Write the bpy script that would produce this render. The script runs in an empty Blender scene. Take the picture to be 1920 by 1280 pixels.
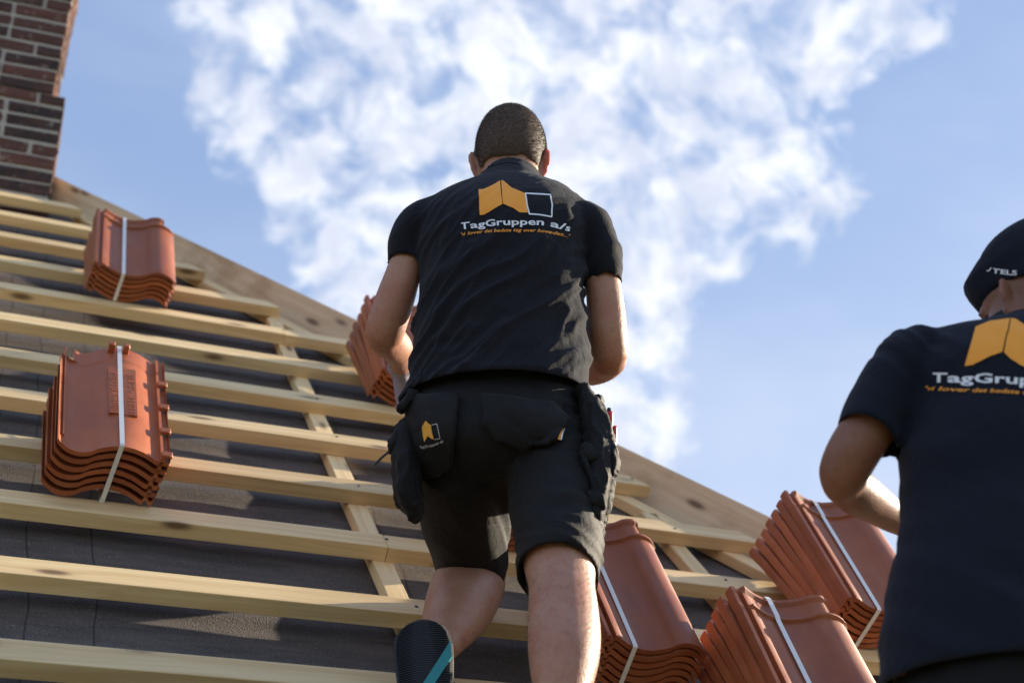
import bpy, bmesh, math, random
from mathutils import Vector, Matrix, noise
from mathutils.bvhtree import BVHTree

random.seed(7)
SC = bpy.context.scene
COL = SC.collection

# ------------------------------------------------------------------ camera
G = 0.335                      # batten gauge in metres
FPX = 2770.0                   # focal length in pixels of the 1920 px wide photograph
PITCH = math.radians(45)
CP, SP = math.cos(PITCH), math.sin(PITCH)
HC = 4.017 * G                 # camera height over the batten plane, at right angles to it


def _d(x, y):
    return Vector(((x - 960) / FPX, -(y - 640) / FPX, -1)).normalized()


_X = _d(8685, 1959)
_V = _d(121, -276)
_V = (_V - _X * _V.dot(_X)).normalized()
_N = _X.cross(_V)


def RP(u, v, n=0.0):           # roof coordinates (along batten, up the slope, off the battens) to world
    return Vector((u, v * CP - n * SP, v * SP + n * CP))


def roof_matrix(u, v, n=0.0):
    m = Matrix(((1, 0, 0), (0, CP, -SP), (0, SP, CP))).to_4x4()
    m.translation = RP(u, v, n)
    return m


CAM = RP(0, 0, HC)
_P = Matrix(((1, 0, 0), (0, CP, -SP), (0, SP, CP)))
RC = _P @ Matrix((_X, _V, _N))          # camera axes to world
cd = bpy.data.cameras.new('camera')
cam = bpy.data.objects.new('camera', cd)
COL.objects.link(cam)
m4 = RC.to_4x4()
m4.translation = CAM
cam.matrix_world = m4
cd.sensor_width = 36
cd.lens = FPX * 36 / 1920
cd.clip_end = 2000
cd.dof.use_dof = True
cd.dof.focus_distance = 3.0
cd.dof.aperture_fstop = 3.5
SC.camera = cam

# ------------------------------------------------------------------ sun and sky
su = Vector((8.0, 0, 0)) + 3.0 * Vector((0, CP, SP)) + 1.15 * Vector((0, -SP, CP))
su.normalize()
SUN_EL = math.asin(su.z)
SUN_AZ = math.atan2(su.x, su.y)         # clockwise from +Y
sd = bpy.data.lights.new('sun', 'SUN')
sd.energy = 5.0
sd.angle = math.radians(0.5)
sd.color = (1.0, 0.86, 0.66)
so = bpy.data.objects.new('sun', sd)
COL.objects.link(so)
so.rotation_euler = su.to_track_quat('Z', 'Y').to_euler()
so.location = su * 30

W = bpy.data.worlds.new('World')
SC.world = W
W.use_nodes = True
nt = W.node_tree
nt.nodes.clear()
SC.view_settings.view_transform = 'Standard'
SC.view_settings.look = 'None'
SC.view_settings.gamma = 1
SC.view_settings.use_curve_mapping = False
SC.view_settings.exposure = 1.15
SC.render.engine = 'CYCLES'
SC.cycles.use_denoising = True
SC.cycles.max_bounces = 8


class NT:
    """small wrapper to write node trees shortly"""
    def __init__(s, tree):
        s.t = tree

    def n(s, kind, **k):
        nd = s.t.nodes.new(kind)
        for a, b in k.items():
            setattr(nd, a, b)
        return nd

    def put(s, sock, v):
        if isinstance(v, bpy.types.NodeSocket):
            s.t.links.new(v, sock)
        elif v is not None:
            if isinstance(v, (tuple, list)) and len(v) == 3 and sock.type == 'RGBA':
                v = (*v, 1)
            sock.default_value = v

    def math(s, op, a, b=None, c=None, clamp=False):
        nd = s.n('ShaderNodeMath', operation=op, use_clamp=clamp)
        for i, v in enumerate((a, b, c)):
            if v is not None:
                s.put(nd.inputs[i], v)
        return nd.outputs[0]

    def vmath(s, op, a, b=None):
        nd = s.n('ShaderNodeVectorMath', operation=op)
        s.put(nd.inputs[0], a)
        if b is not None:
            s.put(nd.inputs[1], b)
        return nd.outputs['Value'] if op in ('DISTANCE', 'DOT_PRODUCT', 'LENGTH') else nd.outputs[0]

    def mapr(s, v, a, b, c=0.0, d=1.0, smooth=True):
        nd = s.n('ShaderNodeMapRange')
        if smooth:
            nd.interpolation_type = 'SMOOTHSTEP'
        for i, x in enumerate((v, a, b, c, d)):
            s.put(nd.inputs[i], x)
        return nd.outputs[0]

    def mix(s, f, a, b, mode='MIX'):
        nd = s.n('ShaderNodeMix', data_type='RGBA', blend_type=mode)
        s.put(nd.inputs[0], f)
        s.put(nd.inputs[6], a)
        s.put(nd.inputs[7], b)
        return nd.outputs[2]

    def noise(s, vec, scale, detail=4, rough=0.55, dist=0.0):
        nd = s.n('ShaderNodeTexNoise')
        s.put(nd.inputs['Vector'], vec)
        s.put(nd.inputs['Scale'], scale)
        s.put(nd.inputs['Detail'], detail)
        s.put(nd.inputs['Roughness'], rough)
        s.put(nd.inputs['Distortion'], dist)
        return nd.outputs[0]

    def mapping(s, vec, scale=(1, 1, 1), rot=(0, 0, 0), loc=(0, 0, 0)):
        nd = s.n('ShaderNodeMapping')
        s.put(nd.inputs[0], vec)
        nd.inputs['Location'].default_value = loc
        nd.inputs['Rotation'].default_value = rot
        nd.inputs['Scale'].default_value = scale
        return nd.outputs[0]


def ray(px, py):
    return (RC @ Vector(((px - 960) / FPX, -(py - 640) / FPX, -1)))


# sky: Nishita plus a broken altocumulus bank written in directions of the sky
w = NT(nt)
sky = w.n('ShaderNodeTexSky', sky_type='NISHITA')
sky.sun_disc = False
sky.sun_elevation = SUN_EL
sky.sun_rotation = SUN_AZ
sky.altitude = 100
sky.air_density = 1.0
sky.dust_density = 1.2
sky.ozone_density = 1.6
tc = w.n('ShaderNodeTexCoord')
dr = w.vmath('NORMALIZE', tc.outputs['Generated'])
warp = w.n('ShaderNodeTexNoise')
w.put(warp.inputs['Vector'], dr)
warp.inputs['Scale'].default_value = 14
warp.inputs['Detail'].default_value = 3
wv = w.vmath('SUBTRACT', warp.outputs['Color'], (0.5, 0.5, 0.5))
wv2 = w.n('ShaderNodeVectorMath', operation='SCALE')
w.put(wv2.inputs[0], wv)
wv2.inputs['Scale'].default_value = 0.05
drw = w.vmath('ADD', dr, wv2.outputs[0])
blobs = [(470, 40, 150), (450, 210, 125), (600, 330, 150), (760, 120, 280), (1000, 180, 320), (1270, 100, 320),
         (1580, 20, 190), (980, 430, 300), (1220, 400, 260), (700, 470, 190), (1130, 640, 230), (1190, 800, 150),
         (1440, 330, 190), (900, 620, 200), (1000, -250, 420), (600, -200, 300), (1450, -150, 330)]
cov = None
for bx, by, br in blobs:
    c = ray(bx, by).normalized()
    r = br / FPX
    dist = w.vmath('DISTANCE', drw, tuple(c))
    f = w.mapr(dist, r * 1.25, r * 0.45)
    cov = f if cov is None else w.math('MAXIMUM', cov, f)
cov2 = w.mapr(w.noise(drw, 2.3, 3), 0.53, 0.68)           # other banks in the rest of the sky
far = w.mapr(w.vmath('DISTANCE', dr, tuple(ray(960, 400).normalized())), 0.42, 0.62)
cov = w.math('MAXIMUM', cov, w.math('MULTIPLY', cov2, far))
st = w.mapping(drw, scale=(1.0, 1.0, 1.0), rot=(0.3, 0.5, 0.2))
puff = w.noise(w.mapping(drw, scale=(1, 1.3, 1.15)), 30, 6, 0.5, 0.2)
cell = w.n('ShaderNodeTexVoronoi', feature='SMOOTH_F1')
w.put(cell.inputs['Vector'], drw)
cell.inputs['Scale'].default_value = 44
cell.inputs['Smoothness'].default_value = 0.6
big = w.noise(drw, 9, 3)
dens = w.math('ADD', w.math('MULTIPLY', puff, 1.30), w.math('MULTIPLY', cell.outputs['Distance'], -0.30))
dens = w.math('ADD', dens, w.math('MULTIPLY', big, 0.35))
dens = w.math('ADD', dens, w.math('MULTIPLY', cov, 0.64))
dens = w.math('ADD', dens, w.math('MULTIPLY', w.math('SUBTRACT', w.noise(w.mapping(drw, scale=(1, 1.5, 1)), 85, 4, 0.6), 0.5), 0.55))
alpha = w.mapr(dens, 0.93, 1.50)
alpha = w.math('MULTIPLY', alpha, w.mapr(cov, 0.0, 0.35))
vs_ = w.math('MULTIPLY', w.mapr(w.noise(w.mapping(dr, scale=(1, 2, 3)), 3.5, 3), 0.35, 0.75), 0.22)
low_ = w.n('ShaderNodeSeparateXYZ')
w.put(low_.inputs[0], dr)
veil = w.math('ADD', vs_, w.math('MULTIPLY', w.mapr(low_.outputs[2], 0.62, 0.20), 0.75))
shade = w.mapr(w.noise(drw, 30, 4), 0.35, 0.7)
ccol = w.mix(shade, (5.6, 5.95, 7.0), (7.9, 8.1, 8.5))
skyc = w.mix(0.55, sky.outputs[0], (3.2, 4.55, 7.5))
base = w.mix(veil, skyc, (5.6, 6.2, 7.5))
colr = w.mix(w.math('MULTIPLY', alpha, 0.93), base, ccol)
bg = w.n('ShaderNodeBackground')
w.put(bg.inputs['Color'], colr)
bg.inputs['Strength'].default_value = 0.063
wo = w.n('ShaderNodeOutputWorld')
nt.links.new(bg.outputs[0], wo.inputs[0])

# ------------------------------------------------------------------ materials
MATS = {}


def mat(name, build):
    m = bpy.data.materials.new(name)
    m.use_nodes = True
    t = m.node_tree
    t.nodes.clear()
    q = NT(t)
    p = q.n('ShaderNodeBsdfPrincipled')
    o = q.n('ShaderNodeOutputMaterial')
    t.links.new(p.outputs[0], o.inputs[0])
    build(q, p)
    MATS[name] = m
    return m


def bump(q, p, h, strength=0.3, dist=0.01):
    b = q.n('ShaderNodeBump')
    b.inputs['Strength'].default_value = strength
    b.inputs['Distance'].default_value = dist
    q.put(b.inputs['Height'], h)
    q.t.links.new(b.outputs[0], p.inputs['Normal'])


def rnd_vec(q):
    tc = q.n('ShaderNodeTexCoord')
    oi = q.n('ShaderNodeObjectInfo')
    off = q.n('ShaderNodeCombineXYZ')
    q.put(off.inputs[0], q.math('MULTIPLY', oi.outputs['Random'], 37.0))
    q.put(off.inputs[1], q.math('MULTIPLY', oi.outputs['Random'], 91.0))
    q.put(off.inputs[2], q.math('MULTIPLY', oi.outputs['Random'], 53.0))
    return q.vmath('ADD', tc.outputs['Object'], off.outputs[0]), oi.outputs['Random']


def wood(light, dark, stain=0.0):
    def b(q, p):
        v, r = rnd_vec(q)
        warp = q.noise(q.mapping(v, scale=(1.2, 6, 6)), 1.0, 2)
        gv = q.vmath('ADD', q.mapping(v, scale=(0.9, 42, 42)), q.mapping(warp, scale=(0, 3, 3)))
        grain = q.noise(gv, 1.0, 5, 0.62, 0.6)
        fine = q.noise(q.mapping(v, scale=(7, 260, 260)), 1.0, 2)
        # knots
        vo = q.n('ShaderNodeTexVoronoi')
        q.put(vo.inputs['Vector'], q.mapping(v, scale=(4.2, 13, 13)))
        vo.inputs['Scale'].default_value = 1.0
        vo.inputs['Randomness'].default_value = 1.0
        kn = q.mapr(vo.outputs['Distance'], 0.20, 0.06)
        ring = q.mapr(vo.outputs['Distance'], 0.34, 0.12)
        c = q.mix(q.mapr(grain, 0.34, 0.68), light, dark)
        c = q.mix(q.math('MULTIPLY', ring, 0.35), c, tuple(x * 0.72 for x in dark))
        c = q.mix(q.math('MULTIPLY', kn, 0.85), c, (0.13, 0.06, 0.025))
        tone = q.mapr(r, 0, 1, 0.80, 1.10, False)
        c = q.mix(1.0, c, tone, 'MULTIPLY')
        bl = q.mapr(q.noise(v, 2.2, 3), 0.5, 0.75)
        c = q.mix(q.math('MULTIPLY', bl, 0.25), c, tuple(x * 0.62 for x in light))
        if stain:
            s = q.mapr(q.noise(q.mapping(v, scale=(1.5, 4, 2)), 2.0, 4, 0.6), 0.52, 0.66)
            c = q.mix(q.math('MULTIPLY', s, stain), c, (0.33, 0.16, 0.05))
        q.put(p.inputs['Base Color'], c)
        p.inputs['Roughness'].default_value = 0.62
        bump(q, p, q.math('ADD', grain, q.math('MULTIPLY', fine, 0.6)), 0.35, 0.002)
    return b


mat('pine_batten', wood((0.88, 0.67, 0.36), (0.74, 0.51, 0.24)))
mat('pine_board', wood((0.88, 0.68, 0.44), (0.74, 0.52, 0.30), 0.45))


def felt(q, p):
    tc = q.n('ShaderNodeTexCoord')
    o = tc.outputs['Object']
    g = q.noise(o, 300, 2, 0.7)
    m = q.noise(q.mapping(o, scale=(2, 9, 4)), 2.2, 5, 0.65)
    st = q.noise(q.mapping(o, scale=(3, 40, 10)), 1.0, 4, 0.6)
    c = q.mix(q.mapr(m, 0.3, 0.72), (0.066, 0.056, 0.052), (0.128, 0.107, 0.098))
    c = q.mix(q.mapr(st, 0.55, 0.8), c, (0.045, 0.038, 0.038))
    c = q.mix(q.math('MULTIPLY', q.mapr(g, 0.52, 0.72), 0.6), c, (0.30, 0.28, 0.26))
    dust = q.math('MULTIPLY', q.mapr(q.noise(o, 150, 2, 0.5), 0.70, 0.74), q.mapr(q.noise(o, 3, 3), 0.4, 0.7))
    c = q.mix(dust, c, (0.50, 0.38, 0.24))
    # creases running up the slope, their shade put into the colour as dark lines
    sx = q.n('ShaderNodeSeparateXYZ')
    q.put(sx.inputs[0], o)
    xx = q.math('ADD', sx.outputs[0], q.math('MULTIPLY', q.noise(q.mapping(o, scale=(0.6, 1.5, 1)), 2.0, 2), 0.05))
    ln = None
    for x0 in (0.065, 0.165, 0.30, 0.98, 1.02):
        a = q.mapr(q.math('ABSOLUTE', q.math('SUBTRACT', xx, x0 + 0.025)), 0.0028, 0.0012)
        ln = a if ln is None else q.math('MAXIMUM', ln, a)
    c = q.mix(q.math('MULTIPLY', ln, 0.75), c, (0.012, 0.011, 0.012))
    q.put(p.inputs['Base Color'], c)
    p.inputs['Roughness'].default_value = 0.72
    p.inputs['Specular IOR Level'].default_value = 0.45
    bump(q, p, q.math('ADD', g, q.math('MULTIPLY', m, 0.6)), 1.0, 0.0045)


mat('roofing_felt', felt)


def clay(q, p):
    v, r = rnd_vec(q)
    a = q.noise(v, 9, 5, 0.6)
    s = q.noise(v, 260, 3, 0.7)
    c = q.mix(q.mapr(a, 0.3, 0.7), (0.33, 0.088, 0.032), (0.42, 0.126, 0.048))
    c = q.mix(q.math('MULTIPLY', q.mapr(q.noise(v, 70, 4, 0.7), 0.56, 0.75), 0.35), c, (0.20, 0.062, 0.035))
    c = q.mix(1.0, c, q.mapr(r, 0, 1, 0.70, 1.16, False), 'MULTIPLY')
    du = q.mapr(q.noise(q.mapping(v, scale=(3, 1, 3)), 7, 5, 0.65), 0.50, 0.78)
    c = q.mix(q.math('MULTIPLY', du, 0.18), c, (0.50, 0.27, 0.17))
    q.put(p.inputs['Base Color'], c)
    q.put(p.inputs['Roughness'], q.mapr(a, 0.3, 0.7, 0.36, 0.52))
    p.inputs['Roughness'].default_value = 0.42
    p.inputs['Specular IOR Level'].default_value = 0.45
    bump(q, p, q.math('ADD', s, q.math('MULTIPLY', a, 1.5)), 0.18, 0.0012)


mat('clay', clay)


def plain(col, rough=0.6, metal=0.0, var=0.15, scale=60, bmp=0.15, spec=0.5, bd=0.001):
    def b(q, p):
        v, r = rnd_vec(q)
        n = q.noise(v, scale, 4, 0.6)
        c = q.mix(n, tuple(x * (1 - var) for x in col), tuple(min(1, x * (1 + var)) for x in col))
        q.put(p.inputs['Base Color'], c)
        p.inputs['Roughness'].default_value = rough
        p.inputs['Metallic'].default_value = metal
        p.inputs['Specular IOR Level'].default_value = spec
        if bmp:
            bump(q, p, n, bmp, bd)
    return b


mat('strap_plastic', plain((0.80, 0.80, 0.80), 0.35, var=0.05))


def brick_m(q, p):
    v, r = rnd_vec(q)
    n = q.noise(v, 14, 5, 0.65)
    f = q.noise(v, 120, 4, 0.7)
    tone = q.mix(q.mapr(r, 0.15, 0.95), (0.034, 0.026, 0.025), (0.155, 0.066, 0.048))
    c = q.mix(q.mapr(n, 0.35, 0.7), tone, (0.10, 0.045, 0.035))
    c = q.mix(q.math('MULTIPLY', q.mapr(q.noise(v, 30, 4, 0.7), 0.58, 0.7), 0.6), c, (0.42, 0.38, 0.33))
    q.put(p.inputs['Base Color'], c)
    p.inputs['Roughness'].default_value = 0.9
    bump(q, p, q.math('ADD', n, f), 0.8, 0.004)


mat('old_brick', brick_m)
mat('mortar', plain((0.45, 0.41, 0.36), 0.95, var=0.3, scale=40, bmp=0.8, bd=0.005))
mat('dark_metal', plain((0.05, 0.05, 0.055), 0.35, metal=0.6))


def skin(col, lit=0.35):
    def b(q, p):
        tc = q.n('ShaderNodeTexCoord')
        o = tc.outputs['Object']
        n = q.noise(o, 18, 5, 0.6)
        f = q.noise(o, 260, 3, 0.65)
        m = q.noise(o, 75, 4, 0.7)
        c = q.mix(q.mapr(n, 0.35, 0.68), col, (col[0] * 0.92, col[1] * 0.76, col[2] * 0.72))
        c = q.mix(q.math('MULTIPLY', q.mapr(m, 0.48, 0.72), 0.42), c, (col[0] * 0.7, col[1] * 0.5, col[2] * 0.42))
        q.put(p.inputs['Base Color'], c)
        p.inputs['Roughness'].default_value = 0.46
        p.inputs['Subsurface Weight'].default_value = lit
        p.inputs['Subsurface Radius'].default_value = (1.0, 0.3, 0.15)
        p.inputs['Subsurface Scale'].default_value = 0.022
        bump(q, p, q.math('ADD', f, m), 0.55, 0.0016)
    return b


mat('skin_light', skin((0.44, 0.24, 0.16)))
mat('skin_tan', skin((0.25, 0.118, 0.072)))


def cloth(col, rough=0.9, weave=900, sheen=0.25, tint=(0.5, 0.55, 0.65)):
    def b(q, p):
        tc = q.n('ShaderNodeTexCoord')
        o = tc.outputs['Object']
        n = q.noise(o, 6, 4, 0.6)
        f = q.noise(o, weave, 2, 0.6)
        lint = q.mapr(q.noise(o, 330, 2, 0.5), 0.74, 0.80)
        c = q.mix(n, tuple(x * 0.75 for x in col), tuple(x * 1.25 for x in col))
        c = q.mix(q.math('MULTIPLY', lint, 0.25), c, (0.25, 0.25, 0.27))
        q.put(p.inputs['Base Color'], c)
        p.inputs['Roughness'].default_value = rough
        p.inputs['Specular IOR Level'].default_value = 0.25
        p.inputs['Sheen Weight'].default_value = sheen
        p.inputs['Sheen Roughness'].default_value = 0.5
        q.put(p.inputs['Sheen Tint'], tint)
        wr = q.noise(o, 26, 5, 0.62, 1.1)
        bump(q, p, q.math('ADD', q.math('MULTIPLY', f, 0.16), wr), 0.55, 0.007)
    return b


mat('shirt_cloth', cloth((0.0070, 0.0078, 0.0125), sheen=0.11))
mat('navy_cloth', cloth((0.0052, 0.0082, 0.0180), sheen=0.10))
mat('work_cloth', cloth((0.0038, 0.0037, 0.0045), 0.66, sheen=0.05, tint=(0.9, 0.85, 0.75)))
mat('trouser_cloth', cloth((0.006, 0.006, 0.007), 0.8, sheen=0.05))
mat('hair_brown', plain((0.092, 0.056, 0.036), 0.6, var=0.35, scale=500, bmp=0.3, bd=0.001))
mat('print_orange', plain((0.98, 0.36, 0.025), 0.55, var=0.12, scale=200))
mat('print_yellow', plain((0.75, 0.36, 0.03), 0.55, var=0.12, scale=200))
mat('print_white', plain((0.78, 0.82, 0.88), 0.6, var=0.12, scale=300))
mat('print_grey', plain((0.45, 0.45, 0.47), 0.6, var=0.12, scale=300))
mat('red_plastic', plain((0.62, 0.02, 0.025), 0.3, var=0.06, bmp=0))
mat('black_rubber', plain((0.012, 0.014, 0.020), 0.65, var=0.4, scale=120, bmp=0.4))
mat('teal_rubber', plain((0.015, 0.22, 0.24), 0.55, var=0.15))
mat('shoe_grey', plain((0.35, 0.33, 0.33), 0.6, var=0.3, scale=90))
mat('glove_knit', plain((0.30, 0.30, 0.40), 0.9, var=0.35, scale=160, bmp=0.8, bd=0.003))
mat('glove_palm', plain((0.05, 0.05, 0.06), 0.7, var=0.3))
mat('eye_white', plain((0.75, 0.73, 0.70), 0.2, bmp=0))
mat('render_wall', plain((0.55, 0.50, 0.42), 0.9, var=0.15, scale=4))


def grass_m(q, p):
    tc = q.n('ShaderNodeTexCoord')
    n = q.noise(tc.outputs['Object'], 0.35, 8, 0.65)
    q.put(p.inputs['Base Color'], q.mix(q.mapr(n, 0.35, 0.7), (0.05, 0.085, 0.025), (0.13, 0.12, 0.06)))
    p.inputs['Roughness'].default_value = 0.95


mat('garden_grass', grass_m)
mat('slate_roofing', plain((0.09, 0.085, 0.088), 0.8, var=0.3, scale=6))

# ------------------------------------------------------------------ object helpers


def link(name, me, m=None, parent=None, matrix=None, smooth=False, **props):
    o = bpy.data.objects.new(name, me)
    COL.objects.link(o)
    if m and not me.materials:
        me.materials.append(MATS[m])
    if parent:
        o.parent = parent
    if matrix is not None:
        o.matrix_local = matrix
    if smooth:
        for f in me.polygons:
            f.use_smooth = True
    for k, v in props.items():
        o[k] = v
    return o


def mesh_of(bm, name='m'):
    me = bpy.data.meshes.new(name)
    bm.normal_update()
    bm.to_mesh(me)
    bm.free()
    return me


def box_bm(x0, x1, y0, y1, z0, z1, bev=0.0, bm=None, shear=None):
    b = bm or bmesh.new()
    vs = []
    for x in (x0, x1):
        for y in (y0, y1):
            for z in (z0, z1):
                xx = x
                if shear and x == x1:
                    xx = x - shear * y
                vs.append(b.verts.new((xx, y, z)))
    fs = [b.faces.new([vs[i] for i in q]) for q in
          ((0, 1, 3, 2), (4, 6, 7, 5), (0, 4, 5, 1), (2, 3, 7, 6), (0, 2, 6, 4), (1, 5, 7, 3))]
    if bev:
        es = {e for f in fs for e in f.edges}
        bmesh.ops.bevel(b, geom=list(es), offset=bev, segments=1, affect='EDGES')
    return b


def thing(name, label, cat, matrix=None, group=None):
    o = bpy.data.objects.new(name, None)
    COL.objects.link(o)
    if matrix is not None:
        o.matrix_world = matrix
    o['label'] = label
    o['category'] = cat
    if group:
        o['group'] = group
    return o


def tag(o, label, cat, group=None):
    o['label'] = label
    o['category'] = cat
    if group:
        o['group'] = group
    return o


# ------------------------------------------------------------------ ground, house, roof
me = bpy.data.meshes.new('ground')
gz = -4.2
me.from_pydata([(-900, -900, gz), (900, -900, gz), (900, 900, gz), (-900, 900, gz)], [], [(0, 1, 2, 3)])
link('ground', me, 'garden_grass', kind='structure', label='green garden ground far below the roof')

T = math.tan(math.radians(32.6))
TH = 0.038                      # batten thickness
FN = -0.070                     # felt level under the batten tops
HIP0 = 5.47                     # hip line, in gauges
V_EAVE, V_RIDGE = -1.1, 18.75 * G


def hip_u(v, off=0.0):          # metres
    return G * (HIP0 + off + (10.96 - v / G) * T)


def board_off(v):               # the board does not lie quite along the hip line
    return 1.0 + (0.20 - 1.0) * (v - V_EAVE) / (19.62 * G - V_EAVE)


# felt sheet with soft wrinkles
bm = bmesh.new()
NU, NV = 150, 150
grid = []
for j in range(NV + 1):
    v = V_EAVE + (V_RIDGE - V_EAVE) * j / NV
    row = []
    u1 = hip_u(v, board_off(v) + .02)
    for i in range(NU + 1):
        u = -4.5 + (u1 + 4.5) * i / NU
        h = 0.004 * noise.noise(Vector((u * 2.2, v * 5, 1.3))) + 0.004 * noise.noise(Vector((u * 5, v * 22, 4)))
        h -= 0.004
        row.append(bm.verts.new((u, v, FN + h)))
    grid.append(row)
for j in range(NV):
    for i in range(NU):
        bm.faces.new((grid[j][i], grid[j][i + 1], grid[j + 1][i + 1], grid[j + 1][i]))
RM = roof_matrix(0, 0, 0)
roof = link('roof', mesh_of(bm), 'roofing_felt', matrix=RM, smooth=True, kind='structure',
            label='steep roof slope of dark grey felt under pale wooden battens')

# counter battens (run up the slope, under the battens)
for uc in (-9.6, -6.9, -4.2, -1.45, 0.0 - 0.32, 2.86, 5.60, 8.40, 11.1):
    u = uc * G
    # ends where it meets the hip
    v_top = min(V_RIDGE - 0.05, (10.96 - (uc - HIP0 - 0.1) / T) * G)
    L = v_top - V_EAVE
    b = box_bm(-0.025, 0.025, -L / 2, L / 2, -0.032, 0, 0.0015)
    # wood grain runs along local x, so build it turned
    bmesh.ops.rotate(b, verts=b.verts, cent=(0, 0, 0), matrix=Matrix.Rotation(math.radians(-90), 3, 'Z'))
    M = Matrix.Translation((u, V_EAVE + L / 2, -TH)) @ Matrix.Rotation(math.radians(90), 4, 'Z')
    link('counter_batten', mesh_of(b), 'pine_batten', roof, M)
# hip batten beside the board
v0, v1 = V_EAVE, V_RIDGE - 0.1
p0, p1 = Vector((hip_u(v0, 0.18), v0, 0)), Vector((hip_u(v1, 0.18), v1, 0))
L = (p1 - p0).length
ang = math.atan2(p1.y - p0.y, p1.x - p0.x)
b = box_bm(-L / 2, L / 2, -0.026, 0.026, -0.032, 0, 0.0015)
link('hip_batten', mesh_of(b), 'pine_batten', roof,
     Matrix.Translation(((p0.x + p1.x) / 2, (p0.y + p1.y) / 2, -TH)) @ Matrix.Rotation(ang, 4, 'Z'))

# battens
joints = {2: 2.88, 7: 2.83, -1: -1.47, 5: -4.2, 0: 8.42, 10: -1.5, 4: -1.5}
for k in range(-10, 12):
    v = (7.466 + k) * G - 0.0365 + random.uniform(-.002, .002)
    if v < V_EAVE:
        continue
    ue = hip_u(v, min(board_off(v) - 0.04, {11: .13, 10: .10, 9: .18, 8: .22}.get(k, 9))) - random.choice((0.0, 0.01, 0.02))
    cuts = [-4.4]
    if k in joints:
        cuts.append(joints[k] * G)
    cuts.append(ue)
    for a, c in zip(cuts, cuts[1:]):
        last = c == ue
        hl = (c - a) / 2
        b = box_bm(-hl, hl - 0.0012, -0.0365, 0.0365, -TH, 0, 0.0013, shear=(T if last else None))
        M = Matrix.Translation(((a + c) / 2, v + random.uniform(-.002, .002), random.uniform(-.0012, .0012)))
        M = M @ Matrix.Rotation(random.uniform(-.0012, .0012), 4, 'Z') @ Matrix.Rotation(random.uniform(-.02, .02), 4, 'X')
        link('batten', mesh_of(b), 'pine_batten', roof, M)

# nails in the battens over the counter battens
nb = bmesh.new()
bmesh.ops.create_cone(nb, cap_ends=True, segments=10, radius1=0.0042, radius2=0.0042, depth=0.002)
nme = mesh_of(nb)
nme.materials.append(MATS['dark_metal'])
for k in range(-1, 6):
    for uc in (2.86, 5.60, -0.32):
        o = link('nail', nme, None, roof, Matrix.Translation(
            (uc * G + random.uniform(-.01, .01), (7.466 + k) * G - 0.0365 + random.uniform(-.015, .015), 0.001)))

# hip board, standing upright along the hip
D = Vector((T, -1, 0)).normalized()
UPV = Vector((0, SP, CP))
bv = []
for vv, h in ((V_EAVE, 0.222), (19.62 * G, 0.192)):
    base = Vector((hip_u(vv, board_off(vv)), vv, FN - 0.03))
    side = UPV.cross(D).normalized()
    if side.x < 0:
        side = -side
    for s in (0, 0.027):
        for hh in (0, h):
            bv.append(base + side * s + UPV * hh)
L = (bv[4] - bv[0]).length
bb = bmesh.new()
X_ = (bv[4] - bv[0]).normalized()
Z_ = (UPV - X_ * UPV.dot(X_)).normalized()
Y_ = Z_.cross(X_)
LM = Matrix((X_, Y_, Z_)).transposed().to_4x4()
LM.translation = (bv[0] + bv[4]) / 2
inv = LM.inverted()
vs = [bb.verts.new(inv @ p) for p in bv]
for q in ((0, 1, 3, 2), (4, 6, 7, 5), (0, 4, 5, 1), (2, 3, 7, 6), (0, 2, 6, 4), (1, 5, 7, 3)):
    bb.faces.new([vs[i] for i in q])
bmesh.ops.recalc_face_normals(bb, faces=bb.faces)
bmesh.ops.bevel(bb, geom=list(bb.edges), offset=0.002, segments=1, affect='EDGES')
link('hip_board', mesh_of(bb), 'pine_board', roof, LM)

# the other slopes of the hipped roof, and the house below
A = RM @ Vector((hip_u(V_EAVE, 1.10), V_EAVE, FN - 0.02))
Bp = RM @ Vector((hip_u(V_RIDGE, 0.34), V_RIDGE, FN - 0.02))
ez = A.z
ry = Bp.y
back = 2 * ry - A.y
me = bpy.data.meshes.new('far')
lx = -4.5
me.from_pydata([A, (A.x, back, ez), Bp, (lx, ry, Bp.z), (lx, back, ez)], [], [(0, 1, 2), (2, 1, 4, 3)])
link('far_slope', me, 'slate_roofing', None, kind='structure', label='far slopes of the hipped roof beyond the hip board')
house = thing('house', 'pale rendered house walls under the half tiled roof', 'house')
bb = bmesh.new()
box_bm(lx + 0.3, A.x - 0.4, A.y + 0.4, back - 0.4, gz, ez - 0.05, bm=bb)
link('wall', mesh_of(bb), 'render_wall', house)

# ------------------------------------------------------------------ chimney
CB = RM @ Vector((0.50 * G, 18.62 * G, 0))            # its near right corner at the roof
chim = thing('chimney', 'old red and black brick chimney at the top end of the roof', 'chimney',
             Matrix.Translation(CB) @ Matrix.Rotation(math.radians(-2.4), 4, 'Z'))
CW, CDp = 1.05, 0.62
bb = bmesh.new()
box_bm(-CW + 0.012, -0.008, 0.006, CDp - 0.008, -0.6, 0.50, bm=bb)
box_bm(-CW + 0.07, -0.060, 0.020, CDp - 0.012, 0.50, 3.4, bm=bb)
for v_ in bb.verts:
    if v_.co.z > 3 and v_.co.x > -0.2:
        v_.co.x += 0.115
link('mortar_core', mesh_of(bb), 'mortar', chim)
bricks = []


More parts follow.
